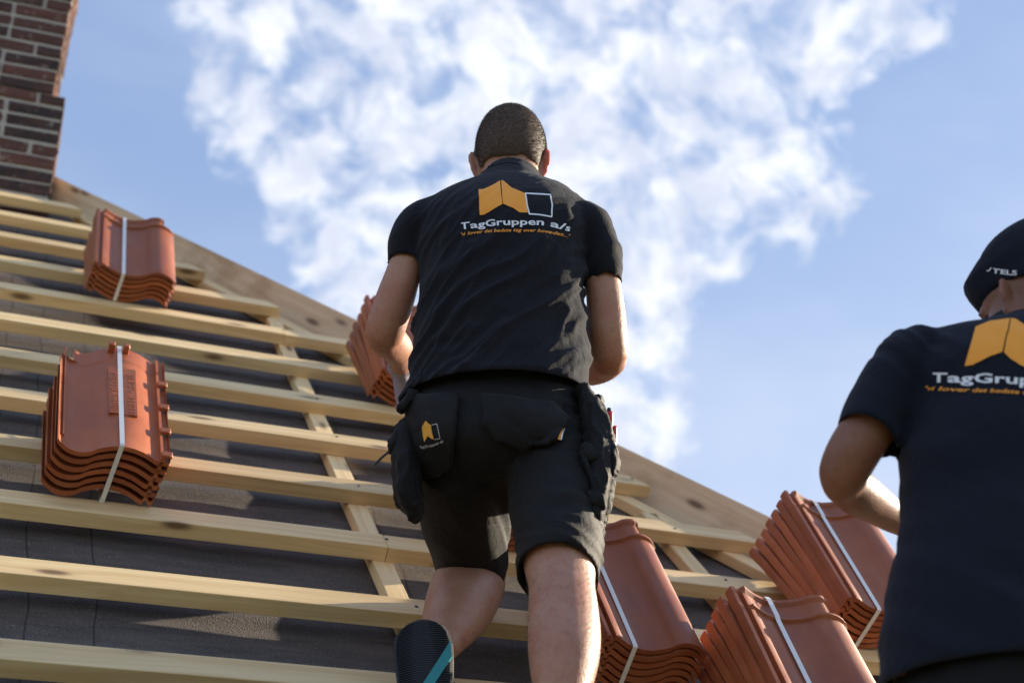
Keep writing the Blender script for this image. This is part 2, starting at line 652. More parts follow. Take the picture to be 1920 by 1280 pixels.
def brick_mesh(lx_, ly_, lz_, seed):
    r = random.Random(seed)
    b = bmesh.new()
    box_bm(-lx_ / 2, lx_ / 2, -ly_ / 2, ly_ / 2, -lz_ / 2, lz_ / 2, bm=b)
    bmesh.ops.subdivide_edges(b, edges=b.edges, cuts=1, use_grid_fill=True)
    for vv in b.verts:
        vv.co += Vector((r.uniform(-1, 1), r.uniform(-1, 1), r.uniform(-1, 1))) * 0.0022
    bmesh.ops.bevel(b, geom=[e for e in b.edges if e.calc_face_angle(0) > 0.7], offset=0.003, segments=1, affect='EDGES')
    me = mesh_of(b)
    me.materials.append(MATS['old_brick'])
    return me


S_MESH = [brick_mesh(0.221, 0.106, 0.049, i) for i in range(4)]
H_MESH = [brick_mesh(0.101, 0.226, 0.049, 10 + i) for i in range(3)]
NC = 42
for c in range(NC):
    z = -0.10 + c * 0.0655
    # the plinth stands 3 cm proud, above it the shaft creeps outwards course by course
    out = 0.0 if z < 0.50 else (-0.055 + (z - 0.50) * 0.04)
    shift = out
    # right-hand face
    x = shift
    if c % 2 == 0:
        xs, hd = x, False
        pat = ['S', 'S', 'H', 'S', 'S']
    else:
        pat = ['H', 'S', 'S', 'H', 'S', 'S']
    if c % 4 == 3:
        pat = ['S', 'H', 'S', 'H', 'S', 'S']
    y = 0.0 if z < 0.50 else 0.012
    for ch in pat:
        wd = 0.226 if ch == 'S' else 0.106
        if x - wd < -CW - 0.02:
            break
        me = random.choice(S_MESH if ch == 'S' else H_MESH)
        dy = 0.053 if ch == 'S' else 0.113
        link('brick', me, None, chim, Matrix.Translation((x - wd / 2 + random.uniform(-.002, .002),
             y + dy + random.uniform(-.003, .002), z + random.uniform(-.002, .002))) @
             Matrix.Rotation(random.uniform(-.012, .012), 4, 'Y'))
        x -= wd + 0.011 + random.uniform(-.002, .003)
    # side face, the bricks behind the corner
    yy = y + (0.106 if pat[0] == 'S' else 0.226) + 0.011
    while yy + 0.226 < CDp:
        me = random.choice(S_MESH)
        link('brick', me, None, chim, Matrix.Translation((shift - 0.053, yy + 0.113, z)) @
             Matrix.Rotation(math.radians(90), 4, 'Z'))
        yy += 0.237

# ------------------------------------------------------------------ clay tiles
TW, TL = 0.27, 0.42
PROF = [(0, .020), (0.012, .031), (.045, .031), (.057, .021), (.085, .020), (.097, .030), (.125, .029), (.17, .022),
        (.24, .0125), (.32, .0055), (.40, .002), (.48, .0025), (.56, .0075), (.64, .015), (.70, .0255), (.75, .0290),
        (.80, .0300), (.85, .0280), (.895, .0240), (.935, .0178), (.97, .0100), (1.0, .001)]
TT = 0.0115


def prof(x):
    for (a, za), (b, zb) in zip(PROF, PROF[1:]):
        if a <= x <= b:
            t = (x - a) / (b - a)
            return za + (zb - za) * t
    return PROF[-1][1]


def tile_mesh(cogs=False):
    xs = [p[0] for p in PROF]
    xs += [(a + b) / 2 for a, b in zip(xs[7:], xs[8:])]
    xs = sorted(xs)
    ys = [0, 0.006, .05, .12, .2, .28, .345, .352, .356, .362, .367, .372, .400, .405, .412, .42]
    rim = {.356: .007, .362: .007, .405: .0, .412: .007, .42: .007}
    b = bmesh.new()
    top, bot = [], []
    for y in ys:
        head = y > .366
        rt, rb = [], []
        for x in xs:
            xx = x
            if head:
                xx = x if x < 0.82 else 0.82 + (x - 0.82) * 0.25
            z = prof(x if not head else min(x, 0.86))
            add = rim.get(y, 0.0)
            if add and x < 0.1:
                add = 0
            if head and x > 0.9:
                z -= 0.004
            if head:
                z -= 0.002
            if y == 0:
                z -= 0.0015
            rt.append(b.verts.new((xx * TW, y, z + TT + add)))
            rb.append(b.verts.new((xx * TW, y, z)))
        top.append(rt)
        bot.append(rb)
    n, m = len(ys), len(xs)
    for j in range(n - 1):
        for i in range(m - 1):
            b.faces.new((top[j][i], top[j][i + 1], top[j + 1][i + 1], top[j + 1][i]))
            b.faces.new((bot[j][i], bot[j + 1][i], bot[j + 1][i + 1], bot[j][i + 1]))
    for i in range(m - 1):
        b.faces.new((bot[0][i], bot[0][i + 1], top[0][i + 1], top[0][i]))
        b.faces.new((bot[-1][i], top[-1][i], top[-1][i + 1], bot[-1][i + 1]))
    for j in range(n - 1):
        b.faces.new((bot[j][0], top[j][0], top[j + 1][0], bot[j + 1][0]))
        b.faces.new((bot[j][-1], bot[j + 1][-1], top[j + 1][-1], top[j][-1]))
    # side lip of the interlock, with cross ribs
    if cogs:
        for y in (0.004, 0.10, 0.20, 0.30):
            box_bm(-0.004, TW * .082, y, y + 0.018, 0.013, 0.0225, bm=b, bev=0.002)
    box_bm(TW * .945, TW * .958, .03, .40, 0.006, 0.0185, bm=b)
    # nibs below the head
    for x in (.36, .50):
        box_bm(TW * x, TW * x + .016, TL - .022, TL - .006, -0.022, 0.008, bm=b, bev=0.002)
    # stiffening plate under the valley
    box_bm(TW * .30, TW * .56, .13, .33, 0.0002, 0.006, bm=b)
    me = mesh_of(b, 'tile')
    me.materials.append(MATS['clay'])
    for f in me.polygons:
        f.use_smooth = True
    me.set_sharp_from_angle(angle=math.radians(38)) if hasattr(me, 'set_sharp_from_angle') else None
    return me


TILE = tile_mesh()
TILE_RIBBED = tile_mesh(True)


def relief_mesh():
    """raised maker's marks on the back of a tile: small ridges on the plate, worn beyond reading"""
    b = bmesh.new()
    r = random.Random(3)
    for cx in (.35, .51):
        y = .13
        while y < .30:
            l = r.uniform(.004, .010)
            for s in range(3):
                xx = TW * cx + (s - 1) * .006 + r.uniform(-.001, .001)
                if r.random() < .75:
                    box_bm(xx - .002, xx + .002, y, y + l, -0.0012, 0.0015, bm=b)
            y += l + .004
    me = mesh_of(b)
    me.materials.append(MATS['clay'])
    return me


def ribbon(path, width, th, axis):
    """a closed flat band along the points of path; axis is the width direction"""
    b = bmesh.new()
    n = len(path)
    rings = []
    for i, p in enumerate(path):
        t = (path[(i + 1) % n] - path[i - 1]).normalized()
        nn = t.cross(axis).normalized()
        rings.append([b.verts.new(p + axis * (sx * width / 2) + nn * (sz * th / 2))
                      for sx, sz in ((-1, -1), (1, -1), (1, 1), (-1, 1))])
    for i in range(n):
        a, c = rings[i], rings[(i + 1) % n]
        for j in range(4):
            b.faces.new((a[j], a[(j + 1) % 4], c[(j + 1) % 4], c[j]))
    bmesh.ops.recalc_face_normals(b, faces=b.faces)
    return mesh_of(b)


def bundle(u, v, label, ntile=6, a0=3.0, a1=13.0, pitch=0.0172, flip=False, rz=0.0, n0=0.001, strap_x=0.37, slide=0.0,
           group='strapped bundles of red clay roof tiles', lean=0.0, wide=1.0, xl=.17):
    """u, v: near left corner of the bottom tile on its batten"""
    M = roof_matrix(u, v, n0) @ Matrix.Rotation(rz, 4, 'Z') @ Matrix.Diagonal((wide, 1, 1, 1))
    t = thing('tile_bundle', label, 'tile bundle', M, group)
    tops = []
    for i in range(ntile):
        a = math.radians(a0 + (a1 - a0) * i / (ntile - 1))
        lz = i * pitch
        y0 = -math.sin(math.radians(lean + 0.5 * (a0 + a1))) * lz
        T1 = Matrix.Translation((lz * xl + random.uniform(-.003, .003), y0 + random.uniform(-.002, .002), lz)) @ Matrix.Rotation(a, 4, 'X') \
            @ Matrix.Rotation(random.uniform(-.006, .006), 4, 'Z')
        if flip:
            F = Matrix.Translation((TW, 0, 0.0445)) @ Matrix.Rotation(math.pi, 4, 'Y')
            T1 = T1 @ F
        tl = link('roof_tile', TILE_RIBBED if flip else TILE, None, t, T1)
        tops.append(T1)
        if flip and i == ntile - 1:
            link('embossed_mark', relief_mesh(), None, tl, Matrix.Translation((0, 0, 0)), kind='stuff')
    sx = strap_x * TW
    if flip:
        zs, zb = 0.0, 0.0
        loc = lambda Tm, y, top: Tm @ Vector((TW - sx, y, (-0.004 if top else 0.0445)))
    else:
        zt = prof(strap_x) + TT
        loc = lambda Tm, y, top: Tm @ Vector((sx, y, (zt + .0012 if top else prof(strap_x) - 0.0012)))
    Tt, Tb = tops[-1], tops[0]
    extra = Vector((0, 0, 0.006))
    path = [loc(Tt, -0.003, True), loc(Tt, 0.002, True) + Vector((0, 0, .002))]
    if not flip:
        path += [loc(Tt, 0.35, True) + Vector((0, 0, .005)), loc(Tt, 0.36, True) + Vector((0, 0, .008)),
                 loc(Tt, 0.412, True) + Vector((0, 0, .008)), loc(Tt, 0.424, True) + Vector((0, 0, .004))]
    else:
        path += [loc(Tt, 0.2, True), loc(Tt, 0.415, True), loc(Tt, 0.424, True)]
    path += [loc(Tb, 0.424, False), loc(Tb, 0.41, False), loc(Tb, 0.2, False), loc(Tb, 0.003, False), loc(Tb, -0.003, False)]
    link('strap', ribbon(path, 0.0115, 0.0009, Vector((1, 0, 0))), 'strap_plastic', t)
    return t


bundle(0.50 * G, 9.44 * G, 'tile bundle lying underside up, two nibs showing at its top end',
       flip=True, a0=4, a1=13, pitch=0.0205, strap_x=0.55, rz=0.02, wide=0.92)
bundle(0.84 * G, 14.42 * G, 'smooth side up tile bundle by the hip board, high up near the chimney', a0=3, a1=12, rz=0.0)
bundle(3.32 * G, 12.42 * G, 'tile bundle that the bareheaded worker reaches for with his glove', a0=4, a1=16, rz=0.0)
bundle(3.73 * G, 7.42 * G, "tile bundle beside the bare right calf of the worker in shorts", a0=3, a1=12, rz=-0.0, ntile=7, xl=.02, wide=.88, strap_x=.30)
bundle(4.50 * G, 6.46 * G, 'lowest tile bundle, in the bottom corner between calf and capped worker', a0=3, a1=14, rz=-0.02, ntile=7)
bundle(5.93 * G, 8.42 * G, 'tile bundle standing against the sky beside the capped worker', a0=3, a1=14, rz=-0.0, ntile=7)
bundle(3.42 * G, 9.42 * G, 'tile bundle mostly hidden behind the legs of the worker in shorts', a0=3, a1=13, ntile=5)
#PEOPLE
# ------------------------------------------------------------------ people
FWD = (RC @ Vector((0, 0, -1)))
FWD = Vector((FWD.x, FWD.y, 0)).normalized()
RGT = Vector((FWD.y, -FWD.x, 0))
UPZ = Vector((0, 0, 1))


def at(px, py, d):
    """point seen at a pixel of the photograph, d metres ahead of the camera along the level"""
    r = ray(px, py)
    return CAM + r * (d / r.dot(FWD))


def mpx(px, py, d):
    """metres per photograph pixel there"""
    r = ray(px, py)
    return (d / r.dot(FWD)) / FPX


def add_tube(b, secs, seg=22, flat_end=False, flat_start=False, exp=2.0, caps=True):
    """secs: (centre, half width, half depth, width direction or None, fixed normal or None)"""
    n = len(secs)
    rings = []
    for i, s in enumerate(secs):
        c, wa, wb, hint = s[:4]
        nrm = s[4] if len(s) > 4 and s[4] is not None else None
        if nrm is None:
            a = secs[max(0, i - 1)][0]
            z = secs[min(n - 1, i + 1)][0]
            nrm = (z - a).normalized()
        h = hint if hint is not None else RGT
        e1 = (h - nrm * h.dot(nrm)).normalized()
        e2 = nrm.cross(e1)
        r = []
        for k in range(seg):
            t = 2 * math.pi * k / seg
            ct, st_ = math.cos(t), math.sin(t)
            p = 2 / exp
            r.append(c + e1 * wa * math.copysign(abs(ct) ** p, ct) + e2 * wb * math.copysign(abs(st_) ** p, st_))
        rings.append(r)
    # interpolate rings smoothly (Catmull-Rom) so few sections make a smooth tube
    fine = []
    for i in range(n - 1):
        p0, p1, p2, p3 = rings[max(0, i - 1)], rings[i], rings[i + 1], rings[min(n - 1, i + 2)]
        for s in range(4):
            t = s / 4
            fine.append([0.5 * ((2 * b1) + (c1 - a1) * t + (2 * a1 - 5 * b1 + 4 * c1 - d1) * t * t +
                                (3 * b1 - a1 - 3 * c1 + d1) * t ** 3) for a1, b1, c1, d1 in zip(p0, p1, p2, p3)])
    fine.append(rings[-1])
    vr = [[b.verts.new(p) for p in r] for r in fine]
    for a, c in zip(vr, vr[1:]):
        for k in range(seg):
            b.faces.new((a[k], a[(k + 1) % seg], c[(k + 1) % seg], c[k]))

    if not caps:
        return

    def cap(r, out, rev):
        cen = sum((v.co for v in r), Vector()) / seg
        tip = b.verts.new(cen + out)
        if not out.length:
            for k in range(seg):
                f = (r[(k + 1) % seg], r[k], tip) if rev else (r[k], r[(k + 1) % seg], tip)
                b.faces.new(f)
            return
        mid = [b.verts.new(cen + (v.co - cen) * 0.72 + out * 0.7) for v in r]
        for k in range(seg):
            q = (r[k], r[(k + 1) % seg], mid[(k + 1) % seg], mid[k])
            b.faces.new(q[::-1] if rev else q)
            q = (mid[k], mid[(k + 1) % seg], tip)
            b.faces.new(q[::-1] if rev else q)
    d0 = (fine[0][0] - fine[1][0]).normalized()
    c0 = sum(fine[0], Vector()) / seg - sum(fine[1], Vector()) / seg
    c1_ = sum(fine[-1], Vector()) / seg - sum(fine[-2], Vector()) / seg
    rad0 = min(secs[0][1], secs[0][2])
    rad1 = min(secs[-1][1], secs[-1][2])
    cap(vr[0], Vector() if flat_start else c0.normalized() * rad0 * 0.7, True)
    cap(vr[-1], Vector() if flat_end else c1_.normalized() * rad1 * 0.7, False)


def fuse(b, voxel=0.006, iters=6, factor=0.5):
    """one continuous skin over all the overlapping volumes in b"""
    bmesh.ops.recalc_face_normals(b, faces=b.faces)
    me = mesh_of(b)
    o = bpy.data.objects.new('tmp', me)
    COL.objects.link(o)
    m = o.modifiers.new('r', 'REMESH')
    m.mode = 'VOXEL'
    m.voxel_size = voxel
    s = o.modifiers.new('s', 'SMOOTH')
    s.factor = factor
    s.iterations = iters
    dg = bpy.context.evaluated_depsgraph_get()
    out = bpy.data.meshes.new_from_object(o.evaluated_get(dg))
    bpy.data.objects.remove(o)
    for f in out.polygons:
        f.use_smooth = True
    return out


def open_end(me, P, ax, R, depth=0.02):
    """cut the cap of a garment's end away so that it is a real opening; ax points out of the opening"""
    b = bmesh.new()
    b.from_mesh(me)
    b.normal_update()
    kill = [f for f in b.faces if (f.calc_center_median() - P).dot(ax) > -depth and
            ((f.calc_center_median() - P) - ax * (f.calc_center_median() - P).dot(ax)).length < R and f.normal.dot(ax) > 0.6]
    bmesh.ops.delete(b, geom=kill, context='FACES')
    vs = [v for v in b.verts if v.is_boundary and (v.co - P).length < R * 1.6 and abs((v.co - P).dot(ax)) < depth * 2]
    if vs:
        lv = sum((v.co - P).dot(ax) for v in vs) / len(vs)
        for it in range(9):
            new = {}
            for v in vs:
                nb = [e.other_vert(v).co for e in v.link_edges if e.is_boundary]
                if nb:
                    new[v] = v.co * 0.4 + (sum(nb, Vector()) / len(nb)) * 0.6
            for v, c in new.items():
                v.co = c
        for v in vs:
            v.co -= ax * ((v.co - P).dot(ax) - lv) * 0.97
    b.to_mesh(me)
    b.free()


def thicken(me, t=0.003):
    o = bpy.data.objects.new('tmp', me)
    COL.objects.link(o)
    m = o.modifiers.new('s', 'SOLIDIFY')
    m.thickness = t
    m.offset = -1
    dg = bpy.context.evaluated_depsgraph_get()
    out = bpy.data.meshes.new_from_object(o.evaluated_get(dg))
    bpy.data.objects.remove(o)
    for f in out.polygons:
        f.use_smooth = True
    return out


def folds(me, fn):
    ns = [v.normal.copy() for v in me.vertices]
    for v, nn in zip(me.vertices, ns):
        v.co += nn * fn(v.co, nn)


def nz(p):
    return noise.noise(p)


def ridge(x):
    return 1 - abs(x) * 2


def frame(up, fwd):
    up = up.normalized()
    fwd = (fwd - up * fwd.dot(up)).normalized()
    rgt = fwd.cross(up).normalized()
    return rgt, fwd, up


def add_head(b, C, fr, s=1.0, ears=True, es=1.0, ez=0.0, eb=0.66):
    """skull, face, nose, lips, brow, ears round the point C (middle of the skull)"""
    r, f, u = fr
    rows = [(-.118, .030, .058, .026), (-.103, .046, .046, .044), (-.080, .057, .030, .066), (-.055, .065, .014, .084),
            (-.025, .071, .003, .096), (.015, .0765, -.003, .100), (.048, .078, -.006, .100), (.078, .0745, -.008, .096),
            (.098, .066, -.010, .085), (.107, .048, -.010, .064)]
    add_tube(b, [(C + (f * y0 + u * z) * s, a * s, bb_ * s, r, u) for z, a, y0, bb_ in rows], 26)

    def ell(x, y, z, rx, ry, rz):
        P = C + (r * x + f * y + u * z) * s
        add_tube(b, [(P - u * rz * s * .8, rx * s * .6, ry * s * .6, r, u), (P, rx * s, ry * s, r, u),
                     (P + u * rz * s * .8, rx * s * .6, ry * s * .6, r, u)], 12)
    # nose
    add_tube(b, [(C + (f * .088 + u * .012) * s, .008 * s, .010 * s, r), (C + (f * .100 - u * .012) * s, .010 * s, .012 * s, r),
                 (C + (f * .108 - u * .034) * s, .015 * s, .014 * s, r), (C + (f * .098 - u * .042) * s, .012 * s, .008 * s, r)], 12)
    ell(0, .086, -.062, .024, .012, .005)
    ell(0, .084, -.073, .020, .012, .005)
    ell(0, .074, -.103, .020, .016, .012)
    ell(.030, .083, .018, .022, .010, .006)
    ell(-.030, .083, .018, .022, .010, .006)
    if ears:
        for sg in (-1, 1):
            E0 = C + (r * sg * .070 + f * .004 - u * .016) * s
            out = (r * sg * 0.74 - f * eb).normalized()
            along = (u * .95 - f * .30).normalized()
            nrm = out.cross(along).normalized()
            pts = [(-.037, .005, .009), (-.022, .011, .014), (-.002, .015, .018), (.014, .018, .020), (.027, .016, .017), (.034, .012, .013)]
            add_tube(b, [(E0 + (along * (z * es - ez) + out * o_ * es) * s, w_ * s * es, .0042 * s, out) for z, o_, w_ in pts], 14)


def add_eyes(parent, C, fr, s):
    r, f, u = fr
    for sg in (-1, 1):
        bb_ = bmesh.new()
        bmesh.ops.create_uvsphere(bb_, u_segments=12, v_segments=8, radius=.012 * s)
        o = link('eye', mesh_of(bb_), 'eye_white', parent, Matrix.Translation(C + (r * sg * .031 + f * .081 + u * .004) * s), smooth=True)


def add_hand(b, W_, dirv, palm_n, side, s=1.0, curl=0.5, thick=1.0, hw=None):
    """a hand from the wrist point: palm, four bent fingers of unequal length, thumb leaving the side"""
    dirv = dirv.normalized()
    palm_n = (palm_n - dirv * palm_n.dot(dirv)).normalized()
    lat = dirv.cross(palm_n).normalized() * side        # towards the thumb
    P = lambda x, y, z: W_ + (dirv * x + lat * y + palm_n * z) * s
    k = s * thick
    add_tube(b, [(P(-.02, 0, 0), .026 * k, .019 * k, lat), (P(.01, 0, 0), .031 * k, .018 * k, lat), (P(.05, .002, .002), .041 * k, .016 * k, lat),
                 (P(.088, 0, .002), .041 * k, .014 * k, lat)], 16)
    for i, (y, ln, rad) in enumerate(((.031, .072, .0088), (.0105, .080, .0092), (-.0105, .075, .0088), (-.031, .060, .0078))):
        base = Vector((.080, y, .002))
        a = 0.25 * curl
        pts = [P(*base)]
        cur = base.copy()
        for seg_l, da in ((.45, .6), (.32, .9), (.23, .7)):
            a += da * curl
            cur = cur + Vector((math.cos(a) * ln * seg_l, (0.02 - i * .012) * ln, math.sin(a) * ln * seg_l))
            pts.append(P(*cur))
        rr = rad * k
        add_tube(b, [(pts[0], rr * 1.05, rr * 1.05, lat), (pts[1], rr * 1.03, rr * 1.03, lat), (pts[2], rr * .95, rr * .95, lat),
                     (pts[3], rr * .78, rr * .78, lat)], 10)
    add_tube(b, [(P(.012, .022, .004), .014 * k, .013 * k, dirv), (P(.040, .043, .014), .0115 * k, .0115 * k, dirv),
                 (P(.066, .050, .026), .0098 * k, .0098 * k, dirv), (P(.088, .047, .036), .0085 * k, .0085 * k, dirv)], 10)


def S(px, py, d, hw, depth=None, nrm=None, hint=None):
    m = mpx(px, py, d)
    return (at(px, py, d), hw * m, (depth if depth is not None else hw * m), hint, nrm)


def project_decal(target_bvh, polys, lift=0.0012, cell=5.0, thick=None):
    """print: flat outlines in photograph pixels, laid on the cloth where they are seen"""
    b = bmesh.new()
    for poly in polys:
        t = bmesh.new()
        vs = [t.verts.new((x, y, 0)) for x, y in poly]
        t.faces.new(vs)
        bmesh.ops.triangulate(t, faces=t.faces)
        for it in range(5):
            es = [e for e in t.edges if e.calc_length() > cell]
            if not es:
                break
            bmesh.ops.subdivide_edges(t, edges=es, cuts=1)
            bmesh.ops.triangulate(t, faces=t.faces)
        mp = {}
        for v in t.verts:
            r = ray(v.co.x, v.co.y).normalized()
            h = target_bvh.ray_cast(CAM, r, 20)
            mp[v] = b.verts.new(h[0] - r * 0.0004 + h[1] * lift) if h[0] else None
        for f in t.faces:
            q = [mp[v] for v in f.verts]
            if None not in q:
                b.faces.new(q)
        t.free()
    bmesh.ops.recalc_face_normals(b, faces=b.faces)
    return mesh_of(b)


def text_polys(txt, path_fn, height, width, bold=0.0, shear=0.0):
    """letter outlines as triangles in photograph pixels; path_fn(t) gives the baseline point and direction"""
    cu = bpy.data.curves.new('t', 'FONT')
    cu.body = txt
    cu.size = 1
    cu.offset = bold
    cu.shear = shear
    cu.resolution_u = 2
    o = bpy.data.objects.new('t', cu)
    COL.objects.link(o)
    dg = bpy.context.evaluated_depsgraph_get()
    me = bpy.data.meshes.new_from_object(o.evaluated_get(dg))
    bpy.data.objects.remove(o)
    xs = [v.co.x for v in me.vertices]
    x0, x1 = min(xs), max(xs)
    out = []
    pts = []
    for v in me.vertices:
        t = (v.co.x - x0) / (x1 - x0)
        (bx, by), (nx, ny) = path_fn(t)
        h = v.co.y / 0.70 * height
        pts.append((bx + nx * h, by + ny * h))
    for f in me.polygons:
        out.append([pts[i] for i in f.vertices])
    return out


def bez(pts):
    """baseline through given pixel points; returns the point and the upward normal"""
    n = len(pts) - 1

    def fn(t):
        s = min(max(t, 0), 0.9999) * n
        i = int(s)
        f = s - i
        p0, p1, p2, p3 = pts[max(0, i - 1)], pts[i], pts[i + 1], pts[min(n, i + 2)]

        def cr(k, f):
            a, b_, c, d_ = p0[k], p1[k], p2[k], p3[k]
            return 0.5 * (2 * b_ + (c - a) * f + (2 * a - 5 * b_ + 4 * c - d_) * f * f + (3 * b_ - a - 3 * c + d_) * f ** 3)
        x, y = cr(0, f), cr(1, f)
        dx, dy = cr(0, f + .01) - x, cr(1, f + .01) - y
        L_ = math.hypot(dx, dy) or 1
        return (x, y), (dy / L_, -dx / L_)
    return fn


def line_poly(pts, w_):
    out = []
    for (x0, y0), (x1, y1) in zip(pts, pts[1:]):
        L_ = math.hypot(x1 - x0, y1 - y0)
        dx, dy = (x1 - x0) / L_, (y1 - y0) / L_
        h = w_ / 2
        out.append([(x0 - dx * h * .5 - dy * h, y0 - dy * h * .5 + dx * h), (x1 + dx * h * .5 - dy * h, y1 + dy * h * .5 + dx * h),
                    (x1 + dx * h * .5 + dy * h, y1 + dy * h * .5 - dx * h), (x0 - dx * h * .5 + dy * h, y0 - dy * h * .5 - dx * h)])
    return out


def bvh(me):
    b = bmesh.new()
    b.from_mesh(me)
    t = BVHTree.FromBMesh(b)
    b.free()
    return t


def fuzz(me, pred, n, length, width, dirfn, seed=1):
    """many tiny tapering hairs standing on the faces that pred accepts"""
    rr = random.Random(seed)
    fs = [f for f in me.polygons if pred(f.center, f.normal)]
    if not fs:
        return None
    ar = []
    s = 0
    for f in fs:
        s += f.area
        ar.append(s)
    import bisect
    V, F = [], []
    for i in range(n):
        f = fs[min(len(fs) - 1, bisect.bisect(ar, rr.random() * s))]
        q = [me.vertices[j].co for j in f.vertices]
        a, b_ = rr.random(), rr.random()
        if len(q) == 4:
            p = (q[0] * (1 - a) + q[1] * a) * (1 - b_) + (q[3] * (1 - a) + q[2] * a) * b_
        else:
            p = q[0]
        dv = dirfn(p, f.normal, rr).normalized()
        side = dv.cross(Vector((rr.uniform(-1, 1), rr.uniform(-1, 1), rr.uniform(-1, 1)))).normalized()
        l = length * rr.uniform(.6, 1.2)
        k = len(V)
        V += [p - side * width / 2, p + side * width / 2, p + dv * l + side * width * .2]
        F.append((k, k + 1, k + 2))
    m2 = bpy.data.meshes.new('fuzz')
    m2.from_pydata(V, [], F)
    return m2


# ================= the worker in shorts =================
def worker_one():
    b = bmesh.new()
    HC_ = at(957, 305, 2.83)
    hs = 1.0
    fr = frame(UPZ * 0.93 + FWD * 0.36 - RGT * -0.05, FWD * 1 + RGT * 0.05)
    add_head(b, HC_, fr, hs)
    # neck and trunk
    add_tube(b, [S(940, 820, 2.69, 140, .10, UPZ), S(938, 700, 2.70, 140, .095, UPZ), S(942, 560, 2.71, 138, .10, UPZ),
                 S(944, 440, 2.73, 140, .10, UPZ), S(946, 398, 2.745, 118, .085, UPZ), S(952, 372, 2.77, 74, .065, UPZ),
                 S(957, 350, 2.79, 52, .056), S(957, 318, 2.81, 54, .056), S(957, 290, 2.83, 53, .058)], 26)
    # left arm
    la = [S(800, 425, 2.72, 33, None), S(775, 465, 2.71, 33), S(756, 515, 2.71, 34), S(741, 560, 2.72, 37), S(726, 605, 2.735, 38),
          S(719, 632, 2.755, 36)]
    add_tube(b, la, 18)
    fa = [S(719, 628, 2.76, 34), S(730, 640, 2.82, 34), S(743, 652, 2.90, 31), S(750, 672, 3.0, 24), S(752, 690, 3.06, 19)]
    add_tube(b, fa, 18)
    # right arm
    add_tube(b, [S(1092, 425, 2.72, 33), S(1118, 470, 2.71, 33), S(1130, 530, 2.71, 34), S(1136, 580, 2.72, 36), S(1139, 630, 2.735, 38),
                 S(1143, 668, 2.76, 36)], 18)
    add_tube(b, [S(1143, 672, 2.77, 34), S(1132, 684, 2.83, 32), S(1110, 694, 2.91, 29), S(1080, 700, 3.0, 22), S(1060, 705, 3.06, 18)], 18)
    # hands
    wl, wr = at(752, 692, 3.07), at(1058, 706, 3.07)
    add_hand(b, wl, at(752, 735, 3.16) - wl, RGT + FWD * .2, 1, 1.0, 0.45)
    add_hand(b, wr, at(1030, 735, 3.16) - wr, -RGT + FWD * .2, -1, 1.0, 0.45)
    # left leg, kneeling
    add_tube(b, [S(868, 860, 2.72, 70, None), S(874, 940, 2.86, 66), S(882, 1020, 3.0, 62), S(893, 1075, 3.10, 57), S(898, 1098, 3.12, 50)], 20)
    add_tube(b, [S(895, 1092, 3.10, 55), S(876, 1104, 3.03, 68, None), S(864, 1130, 2.95, 67, None), S(848, 1162, 2.88, 58),
                 S(832, 1196, 2.82, 42), S(818, 1228, 2.775, 30), S(812, 1256, 2.75, 27)], 20)
    # right leg, straight
    add_tube(b, [S(1036, 850, 2.70, 80), S(1042, 940, 2.64, 78), S(1049, 1040, 2.56, 72), S(1053, 1095, 2.52, 63, None), S(1056, 1140, 2.49, 66),
                 S(1058, 1190, 2.46, 69), S(1057, 1240, 2.43, 66), S(1053, 1310, 2.40, 52), S(1052, 1400, 2.37, 40), S(1053, 1480, 2.345, 35),
                 S(1054, 1530, 2.33, 36)], 20)
    for P_, q_, r_ in ((at(812, 1256, 2.75), at(806, 1420, 2.70), .030), (at(1054, 1530, 2.33), at(1060, 1560, 2.46), .032)):
        add_tube(b, [(P_, r_, r_, None), ((P_ + q_) / 2, r_ * 1.1, r_, None), (q_, r_ * 1.1, r_ * .7, None)], 14)
    body = fuse(b, 0.0052, 5)
    person = link('person', body, 'skin_light')
    tag(person, 'bareheaded worker with short brown hair, black printed t-shirt and black shorts, seen from behind', 'person')
    add_eyes(person, HC_, fr, hs)
    R_, F_, U_ = fr

    def loc(p):
        v = p - HC_
        return v.dot(R_), v.dot(F_), v.dot(U_)

    def in_hair(p):
        x, y, z = loc(p)
        if abs(x) > .083 or z > .2 or z < -.2 or y < -.2:
            return False
        if y < -.02:
            line = -.066 + 0.018 * abs(x) / .07
        elif y < .03:
            line = .012
        elif y < .06:
            line = .012 + (y - .03) * 1.0
        else:
            line = .060
        return z > line + 0.003 * nz(p * 60)
    # hair: a clipped cap plus short standing hairs
    hb = bmesh.new()
    hb.from_mesh(body)
    hb.normal_update()
    bmesh.ops.delete(hb, geom=[f for f in hb.faces if not in_hair(f.calc_center_median())], context='FACES')
    bmesh.ops.delete(hb, geom=[v for v in hb.verts if not v.link_faces], context='VERTS')
    hb.normal_update()
    for v in hb.verts:
        v.co += v.normal * ((0.0028 if v.is_boundary else 0.0055) + 0.0006 * nz(v.co * 60))
    hm = mesh_of(hb)
    hair = link('hair', hm, 'hair_brown', person, smooth=True)

    def hd(p, nn, rr):
        return nn * 0.55 + (-U_ * .6 - F_ * .1) + Vector((rr.uniform(-.25, .25), rr.uniform(-.25, .25), rr.uniform(-.25, .25)))
    fz = fuzz(hm, lambda c, n_: True, 42000, 0.0050, 0.00045, hd, 4)
    link('hair_strands', fz, 'hair_brown', hair, kind='stuff')

    # ---- shirt
    b = bmesh.new()
